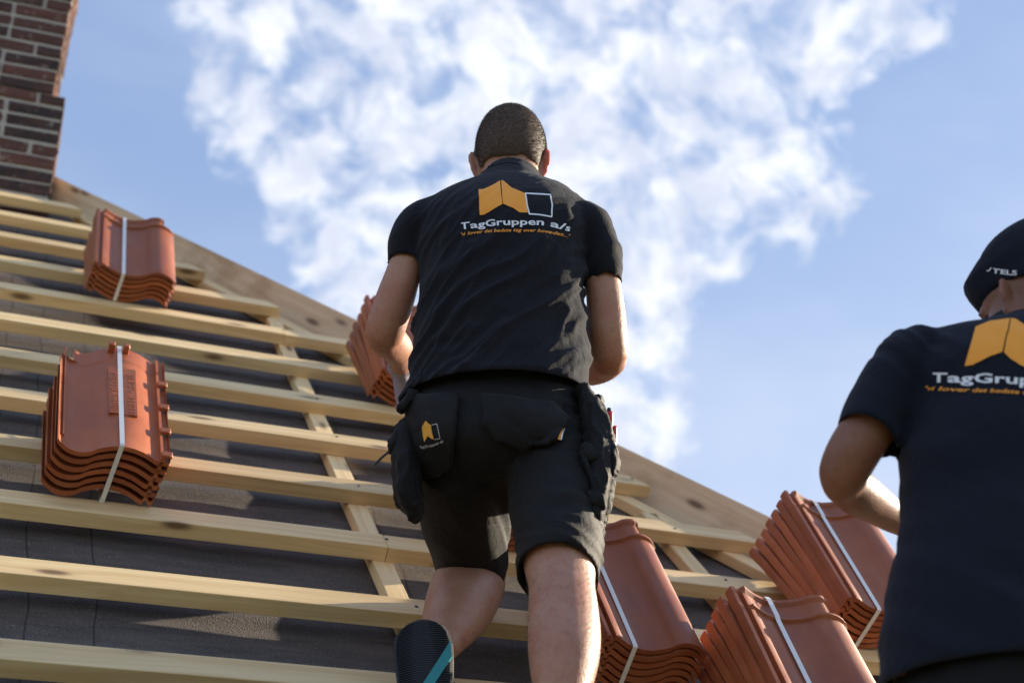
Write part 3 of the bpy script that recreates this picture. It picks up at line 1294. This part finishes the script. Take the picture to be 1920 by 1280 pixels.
    add_tube(b, [S(930, 752, 2.68, 180, .136, UPZ), S(936, 705, 2.68, 172, .128, UPZ), S(941, 655, 2.68, 167, .122, UPZ),
                 S(941, 600, 2.68, 163, .120, UPZ), S(941, 550, 2.68, 158, .122, UPZ), S(942, 500, 2.69, 157, .128, UPZ),
                 S(944, 455, 2.70, 166, .132, UPZ), S(944, 425, 2.71, 172, .128, UPZ), S(944, 402, 2.72, 163, .116, UPZ),
                 S(945, 384, 2.735, 145, .104, UPZ), S(949, 366, 2.75, 113, .088, UPZ), S(953, 354, 2.765, 82, .075, UPZ), S(956, 353, 2.775, 62, .066),
                 S(957, 350, 2.78, 57, .062)], 30, True, True)
    slv = [[S(822, 418, 2.72, 42, .070), S(787, 434, 2.71, 48, .068), S(765, 462, 2.71, 40, .058), S(759, 498, 2.71, 35, .050)],
           [S(1066, 418, 2.72, 42, .070), S(1104, 434, 2.71, 48, .068), S(1127, 480, 2.71, 38, .058), S(1135, 536, 2.71, 34, .050)]]
    for s_ in slv:
        add_tube(b, s_, 22, True)
    me = fuse(b, 0.0055, 9)
    for s_ in slv:
        ax = (s_[-1][0] - s_[-2][0]).normalized()
        open_end(me, s_[-1][0], ax, .056)
    open_end(me, at(930, 752, 2.68), -UPZ, .22)
    open_end(me, at(957, 350, 2.78), (UPZ + FWD * .3).normalized(), .075)
    hemz = at(930, 752, 2.68).z

    def f1(p, nn):
        rel = p - CAM
        x, z = rel.dot(RGT) + .01, rel.z
        d_ = 0
        # long diagonal drapes from the right armpit to the left waist
        q = Vector((x * 0.62 + z * 0.78, 0, -x * .78 + z * .62))
        a = nz(Vector((q.z * 17 + 1.5 * nz(p * 4), q.x * 3.2, rel.dot(FWD) * 2.5)))
        low = min(1, max(0, (hemz + .50 - p.z) / .22))
        d_ += 0.0085 * low * (ridge(a) ** 2 - .30)
        a2 = nz(Vector((q.z * 38, q.x * 9, 7 + rel.dot(FWD) * 5)))
        side = min(1, max(0, abs(x - 0.02) / .15))
        slv_ = min(1, max(0, (abs(x - 0.0) - .17) / .03)) * min(1, max(0, (p.z - hemz - .28) / .05))
        d_ += 0.0055 * (1 - .8 * slv_) * (0.35 + low * .65) * (ridge(a2) ** 2 - .5) * (0.4 + side)
        # horizontal ease folds above the hem
        hz = max(0, 1 - abs(p.z - hemz - .07) / .10)
        d_ += 0.004 * hz * nz(Vector((x * 6, z * 34, 2)))
        d_ += 0.004 * nz(p * 9)
        if abs(p.z - hemz) < .03:
            d_ += 0.002 if p.z < hemz + .022 else 0
        return d_
    folds(me, f1)
    sh_bvh = bvh(me)
    shirt = link('shirt', thicken(me, 0.0025), 'shirt_cloth', person)
    # collar band
    cb = bmesh.new()
    add_tube(cb, [S(957, 356, 2.775, 64, .068), S(959, 348, 2.785, 59, .065), S(960, 341, 2.793, 56, .063)], 30, caps=False)
    cm = mesh_of(cb)
    link('collar', thicken(cm, 0.003), 'shirt_cloth', shirt, smooth=True)
    # print on the back (2.286 px of the enlargement = 1 px of the photograph)
    zz = lambda x, y: (840 + x / 7.385, 320 + y / 7.385)
    roofL = [zz(*p) for p in ((425, 262), (490, 262), (560, 232), (640, 192), (722, 140), (728, 230), (738, 345), (748, 400), (752, 470), (690, 500), (560, 580), (500, 612), (440, 620))]
    roofR = [zz(*p) for p in ((738, 140), (765, 142), (880, 240), (1062, 315), (1082, 440), (1105, 585), (990, 582), (900, 520), (762, 462), (755, 400), (750, 345), (742, 230))]
    link('orange_logo', project_decal(sh_bvh, [roofL, roofR]), 'print_orange', shirt)
    fr_ = [zz(*p) for p in ((1072, 318), (1415, 338), (1440, 480), (1432, 640), (1250, 612), (1125, 603), (1095, 480), (1072, 318))]
    link('outline_logo', project_decal(sh_bvh, line_poly(fr_, 2.6)), 'print_white', shirt)
    tb = bez([zz(*p) for p in ((190, 815), (480, 785), (750, 758), (1050, 755), (1350, 765), (1680, 845))])
    word = text_polys('TagGruppen a/s', tb, 12.2, 0, 0.020)
    link('lettering', project_decal(sh_bvh, word, 0.0013), 'print_white', shirt, kind='stuff')
    tb = bez([zz(*p) for p in ((185, 905), (480, 868), (750, 850), (1050, 848), (1350, 865), (1680, 930))])
    word = text_polys('"vi lover det bedste tag over hovedet..."', tb, 6.2, 0, 0.014, 0.25)
    link('tagline', project_decal(sh_bvh, word, 0.0013), 'print_orange', shirt, kind='stuff')
    link('hem_tag', project_decal(sh_bvh, line_poly([(818, 716), (831, 711)], 3.0), 0.002), 'print_grey', shirt)

    # ---- shorts
    b = bmesh.new()
    add_tube(b, [S(938, 715, 2.69, 150, .105, UPZ), S(934, 765, 2.69, 166, .122, UPZ), S(932, 805, 2.69, 170, .138, UPZ), S(940, 850, 2.69, 172, .145, UPZ),
                 S(950, 890, 2.70, 160, .135, UPZ), S(952, 925, 2.72, 120, .10, UPZ)], 30, True)
    lg1 = [S(864, 850, 2.70, 92, .105), S(868, 915, 2.80, 88, .10), S(874, 985, 2.92, 82, .092), S(882, 1040, 3.02, 74, .086), S(887, 1072, 3.07, 66, .080)]
    lg2 = [S(1034, 850, 2.69, 90, .105), S(1043, 920, 2.645, 93, .100), S(1049, 990, 2.60, 87, .095), S(1048, 1045, 2.565, 81, .09), S(1045, 1082, 2.545, 79, .088)]
    add_tube(b, lg1, 24, True)
    add_tube(b, lg2, 24, True)
    me = fuse(b, 0.006, 5)
    for s_ in (lg1, lg2):
        ax = (s_[-1][0] - s_[-2][0]).normalized()
        open_end(me, s_[-1][0], ax, .10, .022)
    open_end(me, at(938, 715, 2.69), UPZ, .20)

    def f2(p, nn):
        rel = p - CAM
        x, z = rel.dot(RGT), rel.z
        q = Vector((x * .5 + z * .87, rel.dot(FWD), -x * .87 + z * .5))
        d_ = 0.0045 * nz(Vector((x * 10, rel.dot(FWD) * 5, z * 24)))
        rt = min(1, max(0, (x - 0.10) / .08))
        d_ += (0.0035 + .005 * rt) * (ridge(nz(Vector((x * 16 + z * 8, 3, z * 30 + x * 6)))) - .5)
        d_ += 0.004 * nz(p * 8)
        return d_
    folds(me, f2)
    s_bvh = bvh(me)
    shorts = link('shorts', thicken(me, 0.003), 'work_cloth', person)
    # back pockets: raised patches
    def patch(name, poly, lift, cell=9, m_='work_cloth', parent=shorts, th=0.003, tb_=None):
        pm = project_decal(tb_ or s_bvh, [poly], lift, cell)
        return link(name, thicken(pm, th + lift), m_, parent, smooth=True)
    pk = patch('back_pocket', [(768, 748), (862, 742), (858, 800), (850, 868), (812, 895), (786, 892), (776, 830)], 0.006)
    patch('back_pocket', [(905, 745), (1030, 760), (1060, 790), (1045, 828), (1025, 842), (985, 842), (930, 826), (908, 795)], 0.006)
    zz2 = lambda x, y: (700 + x / 4.925, 700 + y / 4.925)
    yl = [zz2(*p) for p in ((485, 438), (535, 478), (545, 545), (562, 605), (540, 602), (505, 575), (475, 632), (462, 580), (452, 495))]
    pb = bvh(pk.data)
    link('yellow_logo', project_decal(pb, [yl], 0.0012), 'print_yellow', pk)
    link('outline_logo', project_decal(pb, line_poly([zz2(*p) for p in ((540, 475), (590, 465), (618, 598), (570, 608))], 1.3), 0.0013), 'print_grey', pk)
    link('lettering', project_decal(pb, text_polys('TagGruppen a/s', bez([zz2(*p) for p in ((435, 690), (540, 672), (650, 632))]), 5.0, 0, 0.02), 0.0013), 'print_grey', pk, kind='stuff')
    # belt loops and the seam line under the shirt, tag on the right pocket
    zz3 = lambda x, y: (1000 + x / 4.267, 700 + y / 4.267)
    for c_, (xa, xb) in (('print_orange', (190, 212)), ('print_white', (207, 222)), ('navy_cloth', (219, 236))):
        link('fabric_tag', project_decal(s_bvh, [[zz3(xa, 545), zz3(xb, 550), zz3(xb + 22, 462), zz3(xa + 38, 455)]], 0.009, 4), c_, shorts)
    link('seam', project_decal(s_bvh, line_poly([zz3(262, 225), zz3(246, 330), zz3(226, 430)], 2.2), 0.006, 4), 'trouser_cloth', shorts)

    # left holster pocket, hanging free
    def pouch(secs, name, exp=2.6, it=4, vox=0.005):
        b_ = bmesh.new()
        add_tube(b_, secs, 22, exp=exp)
        m_ = fuse(b_, vox, it)
        folds(m_, lambda p, nn: 0.0065 * (ridge(nz(Vector((p.x * 34, p.y * 34, p.z * 14)))) ** 3 - .4) + 0.0025 * nz(p * 50))
        return link(name, m_, 'work_cloth', shorts, smooth=True)
    pouch([S(768, 800, 2.66, 12, .035), S(762, 822, 2.655, 22, .045), S(763, 880, 2.65, 26, .05), S(767, 935, 2.655, 25, .05), S(778, 968, 2.66, 13, .035)], 'holster_pocket')
    pouch([S(775, 742, 2.62, 12, .02), S(764, 756, 2.615, 10, .015), S(750, 768, 2.61, 6, .010)], 'belt_end')
    pouch([S(752, 818, 2.645, 10, .03), S(741, 836, 2.64, 13, .03), S(733, 848, 2.64, 6, .02)], 'pocket_flap')
    zp = bmesh.new()
    add_tube(zp, [S(731, 846, 2.64, 3.2), S(722, 852, 2.64, 2.4), S(712, 861, 2.64, 2.8), S(702, 871, 2.64, 2.0)], 8)
    link('zip_pull', mesh_of(zp), 'dark_metal', shorts, smooth=True)
    # right tool pockets
    pouch([S(1092, 735, 2.63, 12, .03), S(1106, 765, 2.62, 20, .035), S(1118, 800, 2.61, 26, .04), S(1124, 850, 2.60, 30, .05), S(1126, 900, 2.59, 28, .05),
           S(1122, 950, 2.575, 20, .045), S(1118, 985, 2.565, 14, .035)], 'tool_pocket')
    pouch([S(1098, 838, 2.565, 12, .02), S(1108, 852, 2.56, 17, .02), S(1116, 864, 2.56, 14, .02)], 'pocket_flap')
    pouch([S(1106, 930, 2.55, 10, .018), S(1120, 940, 2.545, 18, .02), S(1133, 952, 2.55, 10, .02)], 'pocket_strap')
    pouch([S(1120, 745, 2.62, 9, .02), S(1125, 760, 2.62, 9, .02), S(1127, 775, 2.62, 6, .015)], 'belt_end')
    pouch([S(1146, 840, 2.58, 7, .02), S(1152, 868, 2.575, 10, .025), S(1150, 895, 2.57, 6, .02)], 'pocket_flap')
    pouch([S(1088, 850, 2.56, 5, .012), S(1108, 900, 2.55, 5, .012), S(1128, 955, 2.545, 5, .012)], 'pocket_piping')
    pouch([S(1102, 745, 2.60, 4, .010), S(1122, 790, 2.585, 4, .010), S(1140, 838, 2.57, 4, .010)], 'pocket_piping')
    # red marker and red knife in the pocket: held things of their own
    mk = thing('marker_pen', 'red marker pen with black tip sticking up from the tool pocket', 'marker', Matrix.Translation(at(1146, 830, 2.60)))
    inv_ = mk.matrix_world.inverted()

    def rod(name, pts, m_, parent, seg=14):
        b_ = bmesh.new()
        add_tube(b_, pts, seg, True, True)
        for v in b_.verts:
            v.co = inv_ @ v.co
        return link(name, mesh_of(b_), m_, parent, smooth=True)
    rod('barrel', [S(1146, 850, 2.60, 4.6), S(1144.5, 800, 2.60, 4.6)], 'red_plastic', mk)
    rod('cap', [S(1144.5, 801, 2.60, 4.9), S(1143.5, 787, 2.60, 6.3), S(1143, 773, 2.60, 6.3)], 'red_plastic', mk)
    rod('tip', [S(1143, 773, 2.60, 4.6), S(1142, 768, 2.60, 4.3), S(1142, 765, 2.60, 3.4)], 'black_rubber', mk)
    kn = thing('craft_knife', 'flat red and black knife handle tucked outside the tool pocket', 'knife', Matrix.Translation(at(1151, 845, 2.60)))
    inv_ = kn.matrix_world.inverted()
    rod('handle', [S(1151, 850, 2.595, 4.5, .009), S(1153, 820, 2.595, 4.5, .009), S(1152, 801, 2.595, 5.5, .009)], 'red_plastic', kn)
    rod('grip', [S(1149, 848, 2.588, 2.5, .006), S(1149, 815, 2.588, 2.8, .006)], 'black_rubber', kn)

    # gloves
    b = bmesh.new()
    add_hand(b, wl, at(752, 735, 3.16) - wl, RGT + FWD * .2, 1, 1.07, 0.45, 1.16)
    add_tube(b, [(wl - (at(752, 735, 3.16) - wl).normalized() * .045, .032, .030, None), (wl, .033, .028, None)], 16)
    g1 = link('glove', fuse(b, 0.0045, 3), 'glove_knit', person)
    b = bmesh.new()
    add_hand(b, wr, at(1030, 735, 3.16) - wr, -RGT + FWD * .2, -1, 1.07, 0.45, 1.16)
    add_tube(b, [(wr - (at(1030, 735, 3.16) - wr).normalized() * .045, .032, .030, None), (wr, .033, .028, None)], 16)
    link('glove', fuse(b, 0.0045, 3), 'glove_knit', person)

    # leg and arm hair that catches the light
    def leg(c, n_):
        return c.z < at(1053, 1085, 2.52).z + .01
    link('body_hair', fuzz(body, leg, 5000, 0.011, 0.00035, lambda p, nn, rr: nn * .7 + Vector((rr.uniform(-.3, .3), rr.uniform(-.3, .3), -0.7)), 9),
         'hair_brown', person, kind='stuff')

    cx_ = (at(945, 600, 2.7) - CAM).dot(RGT)
    link('body_hair', fuzz(body, lambda c, n_: abs((c - CAM).dot(RGT) - cx_) > .175 and c.z > at(945, 730, 2.8).z, 2500, 0.010, 0.0003,
         lambda p, nn, rr: nn * .7 + Vector((rr.uniform(-.3, .3), rr.uniform(-.3, .3), -0.6)), 12), 'hair_brown', person, kind='stuff')
    # ---- shoes
    def shoe(heel, toe, sole_n, wmax, name_label):
        """heel and toe points on the sole, sole_n pointing out of the sole"""
        d_ = (toe - heel)
        L_ = d_.length
        d_.normalize()
        sn = (sole_n - d_ * sole_n.dot(d_)).normalized()
        sd_ = d_.cross(sn).normalized()
        outl = [(0.0, .016), (.015, .027), (.04, .036), (.08, .0425), (.15, .0465), (.24, .046), (.45, .042), (.65, .050), (.80, .052), (.90, .045), (.97, .028), (1.0, .010)]
        ub = bmesh.new()
        up = -sn
        add_tube(ub, [(heel + d_ * .025 + up * .060, .026, .050, sd_), (heel + d_ * .06 + up * .062, .036, .054, sd_), (heel + d_ * .12 + up * .054, .038, .045, sd_),
                      (heel + d_ * .18 + up * .042, .045, .034, sd_), (heel + d_ * .24 + up * .034, .044, .026, sd_), (heel + d_ * (L_ - .015) + up * .026, .026, .016, sd_)], 20)
        add_tube(ub, [(heel + d_ * .055 + up * .055, .034, .042, sd_), (heel + d_ * .06 + up * .085, .036, .046, sd_)], 18, True)
        sh = link('shoe', fuse(ub, 0.005, 3), 'shoe_grey', person)
        sb = bmesh.new()
        prev = None
        rows = []
        for t, w_ in outl:
            w_ = w_ * wmax / .052
            c_ = heel + d_ * L_ * t
            rows.append([sb.verts.new(c_ + sd_ * w_ * k_ + sn * (h_ - 0.006 * abs(k_) ** 4)) for k_, h_ in
                         ((-1, -.022), (-1, -.002), (-.8, 0.003), (-.3, .004), (.3, .004), (.8, .003), (1, -.002), (1, -.022))])
        for a_, c_ in zip(rows, rows[1:]):
            for k_ in range(8):
                sb.faces.new((a_[k_], a_[(k_ + 1) % 8], c_[(k_ + 1) % 8], c_[k_]))
        sb.faces.new(rows[0])
        sb.faces.new(rows[-1][::-1])
        bmesh.ops.recalc_face_normals(sb, faces=sb.faces)
        so_ = link('sole', mesh_of(sb), 'black_rubber', sh)
        # tread bars
        tb_ = bmesh.new()
        N_ = 62
        for i in range(N_):
            t = .02 + .95 * i / N_
            w_ = None
            for (t0, w0), (t1, w1) in zip(outl, outl[1:]):
                if t0 <= t <= t1:
                    w_ = (w0 + (w1 - w0) * (t - t0) / (t1 - t0)) * wmax / .052 * .9
            c_ = heel + d_ * L_ * t
            bow = .006
            for k_ in range(6):
                x0_, x1_ = -1 + k_ / 3, -1 + (k_ + 1) / 3
                y0_, y1_ = bow * (x0_ ** 2), bow * (x1_ ** 2)
                q = [c_ + sd_ * w_ * x0_ + d_ * (y0_ - .0009), c_ + sd_ * w_ * x1_ + d_ * (y1_ - .0009),
                     c_ + sd_ * w_ * x1_ + d_ * (y1_ + .0009), c_ + sd_ * w_ * x0_ + d_ * (y0_ + .0009)]
                lo = [tb_.verts.new(p + sn * .001) for p in q]
                hi = [tb_.verts.new(p + sn * .0052) for p in q]
                tb_.faces.new(hi)
                for m_ in range(4):
                    tb_.faces.new((lo[m_], lo[(m_ + 1) % 4], hi[(m_ + 1) % 4], hi[m_]))
        link('tread', mesh_of(tb_), 'black_rubber', so_, kind='stuff')
        # teal stripe over the sole's side
        st_ = bmesh.new()
        p = [(.17, 1.04), (.28, 1.04), (.62, -.35), (.51, -.35)]
        qs = [heel + d_ * L_ * t + sd_ * (wmax * .82) * k_ * STR + sn * .0070 for t, k_ in p]
        v_ = [st_.verts.new(x) for x in qs] + [st_.verts.new(x - sn * .006) for x in qs]
        st_.faces.new(v_[:4])
        for m_ in range(4):
            st_.faces.new((v_[m_], v_[(m_ + 1) % 4], v_[4 + (m_ + 1) % 4], v_[4 + m_]))
        bmesh.ops.recalc_face_normals(st_, faces=st_.faces)
        link('teal_stripe', mesh_of(st_), 'teal_rubber', so_)
        return sh
    global STR
    STR = -1
    shoe(at(790, 1163, 2.70), at(806, 1452, 2.60), -FWD * 1.0 + UPZ * 0.05 , .062, '')
    STR = 1
    ank = at(1054, 1540, 2.33)
    hz = ank - UPZ * .075 - FWD * .05
    shoe(hz, hz + FWD * .27 + UPZ * .05, -UPZ, .052, '')
    print('ankle', ank, 'roof z there', ank.y)
    return person


worker_one()
#WORKER2
# ================= the worker with the cap =================
def worker_two():
    b = bmesh.new()
    HC_ = at(1943, 562, 2.10)
    hs = 0.94
    fr = frame(UPZ * .95 + FWD * 0.16 - RGT * .16, FWD * .80 - RGT * .60)
    add_head(b, HC_, fr, hs, True, 1.15, .014, .05)
    add_tube(b, [S(1875, 1320, 2.05, 165, .11, UPZ), S(1885, 1200, 2.05, 170, .10, UPZ), S(1890, 960, 2.06, 172, .10, UPZ),
                 S(1896, 760, 2.08, 176, .105, UPZ), S(1900, 700, 2.09, 158, .085, UPZ), S(1906, 664, 2.10, 100, .065, UPZ),
                 S(1918, 615, 2.10, 66, .058), S(1928, 590, 2.11, 64, .057), S(1934, 570, 2.12, 60, .056)], 26)
    # left arm
    add_tube(b, [S(1712, 705, 2.07, 46), S(1668, 750, 2.06, 48), S(1630, 800, 2.06, 50), S(1598, 850, 2.07, 50), S(1580, 890, 2.09, 46), S(1578, 912, 2.11, 38)], 18)
    add_tube(b, [S(1580, 902, 2.11, 42), S(1606, 922, 2.16, 44), S(1642, 946, 2.23, 38), S(1690, 976, 2.31, 29), S(1725, 985, 2.37, 26)], 18)
    w1 = at(1730, 988, 2.38)
    add_hand(b, w1, at(1780, 1010, 2.46) - w1, RGT * .2 - UPZ, 1, 1.0, .6)
    # right arm, mostly outside the picture
    add_tube(b, [S(2088, 705, 2.07, 46), S(2130, 760, 2.06, 48), S(2160, 830, 2.06, 50), S(2178, 900, 2.07, 48), S(2180, 930, 2.10, 44)], 18)
    add_tube(b, [S(2180, 915, 2.10, 46), S(2165, 935, 2.17, 46), S(2130, 955, 2.25, 42), S(2085, 975, 2.34, 30), S(2060, 985, 2.38, 26)], 18)
    w2 = at(2055, 988, 2.39)
    add_hand(b, w2, at(2010, 1010, 2.46) - w2, -RGT * .2 - UPZ, -1, 1.0, .6)
    # legs down to the battens
    hipL, hipR = at(1800, 1330, 2.06), at(1945, 1330, 2.06)
    zr = lambda p: p.y                     # the roof rises 45 degrees: its height equals y
    feet = []
    for hp, dx, dd in ((hipL, -.03, -.06), (hipR, .05, .10)):
        ft = hp + RGT * dx + FWD * dd
        ft.z = zr(ft) + .09
        kn = (hp + ft) / 2 + FWD * .05
        add_tube(b, [(hp + UPZ * .05, .085, .095, None), ((hp + kn) / 2, .078, .085, None), (kn, .056, .060, None), ((kn + ft) / 2 - FWD * .01, .056, .058, None),
                     (ft, .034, .038, None), (ft - UPZ * .02, .034, .04, None)], 18)
        feet.append((hp, kn, ft))
    body = fuse(b, 0.0055, 5)
    person = link('person', body, 'skin_tan')
    tag(person, 'worker in a black cap and printed navy t-shirt, cut off by the picture edge', 'person')
    add_eyes(person, HC_, fr, hs)
    R_, F_, U_ = fr

    def loc(p):
        v = p - HC_
        return v.dot(R_), v.dot(F_), v.dot(U_)

    def shell(pred, off, m_, name, parent, rim=None, nzf=None):
        hb = bmesh.new()
        hb.from_mesh(body)
        hb.normal_update()
        bmesh.ops.delete(hb, geom=[f for f in hb.faces if not pred(f.calc_center_median())], context='FACES')
        bmesh.ops.delete(hb, geom=[v for v in hb.verts if not v.link_faces], context='VERTS')
        hb.normal_update()
        for v in hb.verts:
            v.co += v.normal * (off + (nzf(v.co) if nzf else 0))
        return link(name, thicken(mesh_of(hb), 0.004), m_, parent)

    def near(p):
        x, y, z = loc(p)
        return abs(x) < .085 and -.13 < y < .12 and z < .2
    hair = shell(lambda p: near(p) and loc(p)[1] < -.035 and -.050 < loc(p)[2] < .06, 0.004, 'hair_brown', 'hair', person,
                 nzf=lambda c: .001 * nz(c * 90))
    # cap: a fitted crown that stands off the skull, brow band, stub of a peak in front
    cb = bmesh.new()
    rows = [(-.006, .081, .104, -.002), (.008, .085, .108, -.003), (.030, .087, .110, -.005), (.055, .087, .108, -.010), (.080, .082, .100, -.016),
            (.103, .068, .084, -.022), (.120, .045, .058, -.026), (.128, .020, .028, -.028)]
    C0 = HC_ + U_ * .004
    add_tube(cb, [(C0 + F_ * y0 * hs + U_ * z * hs, a * .93, bb_ * .93, R_, U_) for z, a, bb_, y0 in rows], 36, False, True)
    for v in cb.verts:
        x, y, z = loc(v.co)
        if z < .09:                                     # lower at the nape and over the brow than above the ears
            v.co += U_ * (.35 * y + .013 + (.12 * y if y > 0 else 0)) * min(1, (.09 - z) / .06)
    cm = mesh_of(cb)
    open_end(cm, C0, -U_, .16, .06)
    folds(cm, lambda p, nn: 0.0035 * nz(p * 11) + 0.0015 * ridge(nz(Vector((loc(p)[0] * 10, loc(p)[1] * 10, loc(p)[2] * 34)))))
    cbv = bvh(cm)
    cap = link('cap', thicken(cm, .003), 'navy_cloth', person, smooth=True)
    zz = lambda x, y: (1780 + x / 5.336, 380 + y / 5.336)
    L1 = project_decal(cbv, line_poly([zz(385, 680), zz(405, 682), zz(428, 652)], 1.8) + text_polys('TELS', bez([zz(440, 700), zz(520, 712), zz(600, 722), zz(682, 725)]), 8.2, 0, .03), .002, 4)
    link('lettering', L1, 'print_white', cap, kind='stuff')

    # ---- shirt
    b = bmesh.new()
    add_tube(b, [S(1872, 1285, 2.05, 220, .155, UPZ), S(1872, 1200, 2.05, 222, .150, UPZ), S(1878, 1110, 2.05, 214, .138, UPZ), S(1888, 1020, 2.05, 203, .130, UPZ), S(1891, 940, 2.06, 203, .130, UPZ),
                 S(1893, 860, 2.06, 204, .134, UPZ), S(1896, 780, 2.07, 208, .138, UPZ), S(1900, 720, 2.07, 216, .136, UPZ), S(1900, 675, 2.08, 212, .124, UPZ),
                 S(1902, 646, 2.09, 190, .108, UPZ), S(1905, 640, 2.10, 154, .090, UPZ), S(1909, 648, 2.105, 104, .076), S(1913, 644, 2.11, 78, .068),
                 S(1918, 636, 2.115, 72, .064)], 30, True, True)
    slv = [[S(1745, 672, 2.07, 58, .066), S(1698, 690, 2.07, 62, .070), S(1660, 745, 2.06, 60, .066), S(1622, 822, 2.055, 57, .060)],
           [S(2060, 672, 2.07, 58, .066), S(2108, 692, 2.07, 62, .070), S(2140, 765, 2.06, 58, .064), S(2162, 828, 2.055, 56, .060)]]
    for s_ in slv:
        add_tube(b, s_, 22, True)
    me = fuse(b, 0.0062, 12)
    for s_ in slv:
        ax = (s_[-1][0] - s_[-2][0]).normalized()
        open_end(me, s_[-1][0], ax, .068)
    open_end(me, at(1872, 1285, 2.05), -UPZ, .22)
    open_end(me, at(1918, 636, 2.115), (UPZ + FWD * .3).normalized(), .075)
    hemz = at(1872, 1285, 2.05).z

    def f1(p, nn):
        rel = p - CAM
        x, z = rel.dot(RGT) - .75, rel.z
        q = Vector((x * 0.75 - z * 0.66, 0, x * .66 + z * .75))
        d_ = 0
        low = min(1, max(0, (hemz + .45 - p.z) / .22))
        d_ += 0.0065 * (low * .8 + .2) * (ridge(nz(Vector((q.z * 14, q.x * 3, 5)))) - .5)
        d_ += 0.0030 * nz(Vector((q.z * 32, q.x * 10, 2 + rel.dot(FWD) * 6)))
        # ridge of cloth where the sleeve meets the shoulder
        sl = max(0, 1 - (p - at(1712, 640, 2.0)).length / .09)
        d_ += .010 * sl * ridge(nz(Vector((x * 26 + z * 18, 0, 4))))
        return d_ + .004 * nz(p * 9)
    folds(me, f1)
    sh_bvh = bvh(me)
    shirt = link('shirt', thicken(me, 0.0025), 'navy_cloth', person)
    cb = bmesh.new()
    add_tube(cb, [S(1914, 650, 2.11, 80, .071), S(1918, 638, 2.115, 74, .066), S(1920, 629, 2.12, 71, .064)], 30, caps=False)
    cm = mesh_of(cb)
    link('collar', thicken(cm, 0.003), 'navy_cloth', shirt, smooth=True)
    z2 = lambda x, y: (1480 + x / 2.559, 360 + y / 2.559)
    rl = [z2(*p) for p in ((895, 648), (960, 622), (1058, 608), (1048, 660), (1035, 705), (1022, 768), (960, 790), (880, 830), (842, 836))]
    rr_ = [z2(*p) for p in ((1063, 608), (1085, 610), (1128, 640), (1190, 700), (1275, 745), (1258, 880), (1180, 860), (1110, 832), (1060, 800), (1030, 770), (1042, 705), (1055, 660))]
    link('orange_logo', project_decal(sh_bvh, [rl, rr_], 0.0015, 8), 'print_orange', shirt)
    link('outline_logo', project_decal(sh_bvh, line_poly([z2(*p) for p in ((1285, 745), (1480, 760), (1470, 905), (1275, 885), (1285, 745))], 3.6), .0015), 'print_white', shirt)
    tb = bez([z2(*p) for p in ((690, 912), (860, 915), (1030, 918), (1200, 930), (1360, 945), (1500, 965))])
    link('lettering', project_decal(sh_bvh, text_polys('TagGruppen a/s', tb, 17.5, 0, 0.022), .0015), 'print_white', shirt, kind='stuff')
    tb = bez([z2(*p) for p in ((655, 950), (860, 960), (1030, 965), (1200, 978), (1360, 992), (1500, 1010))])
    link('tagline', project_decal(sh_bvh, text_polys('"vi lover det bedste tag over hovedet..."', tb, 7.5, 0, 0.02, .25), .0015), 'print_orange', shirt, kind='stuff')

    # ---- trousers and boots
    b = bmesh.new()
    add_tube(b, [S(1874, 1230, 2.05, 185, .125, UPZ), S(1873, 1300, 2.05, 192, .135, UPZ), S(1873, 1370, 2.05, 180, .130, UPZ)], 28, True)
    for hp, kn, ft in feet:
        add_tube(b, [(hp + UPZ * .02, .098, .112, None), ((hp + kn) / 2, .094, .10, None), (kn, .074, .078, None), ((kn + ft) / 2, .070, .074, None), (ft - UPZ * .01, .062, .066, None)], 22, True)
    me = fuse(b, 0.008, 4)
    for hp, kn, ft in feet:
        open_end(me, ft, -UPZ, .09, .05)
    folds(me, lambda p, nn: .006 * nz(Vector((p.x * 8, p.y * 8, p.z * 16))) + .003 * nz(p * 30))
    link('trousers', thicken(me, .003), 'trouser_cloth', person)
    for hp, kn, ft in feet:
        bb_ = bmesh.new()
        sole = ft - UPZ * .07
        add_tube(bb_, [(ft + UPZ * .06, .045, .055, RGT), (ft, .045, .055, RGT), (sole + UPZ * .035 + FWD * .02, .046, .075, RGT)], 18, True)
        add_tube(bb_, [(sole - FWD * .06 + UPZ * .03, .038, .035, RGT), (sole + UPZ * .04 + FWD * .03, .044, .045, RGT), (sole + FWD * .12 + UPZ * .035, .048, .036, RGT),
                       (sole + FWD * .19 + UPZ * .03, .040, .026, RGT)], 18)
        bt = link('boot', fuse(bb_, .006, 3), 'black_rubber', person)
        sb = bmesh.new()
        add_tube(sb, [(sole - FWD * .085 - UPZ * .002, .034, .011, RGT), (sole - UPZ * .002, .042, .012, RGT), (sole + FWD * .12 - UPZ * .002, .051, .012, RGT),
                      (sole + FWD * .205 - UPZ * .002, .034, .010, RGT)], 18)
        link('boot_sole', mesh_of(sb), 'shoe_grey', bt, smooth=True)


worker_two()
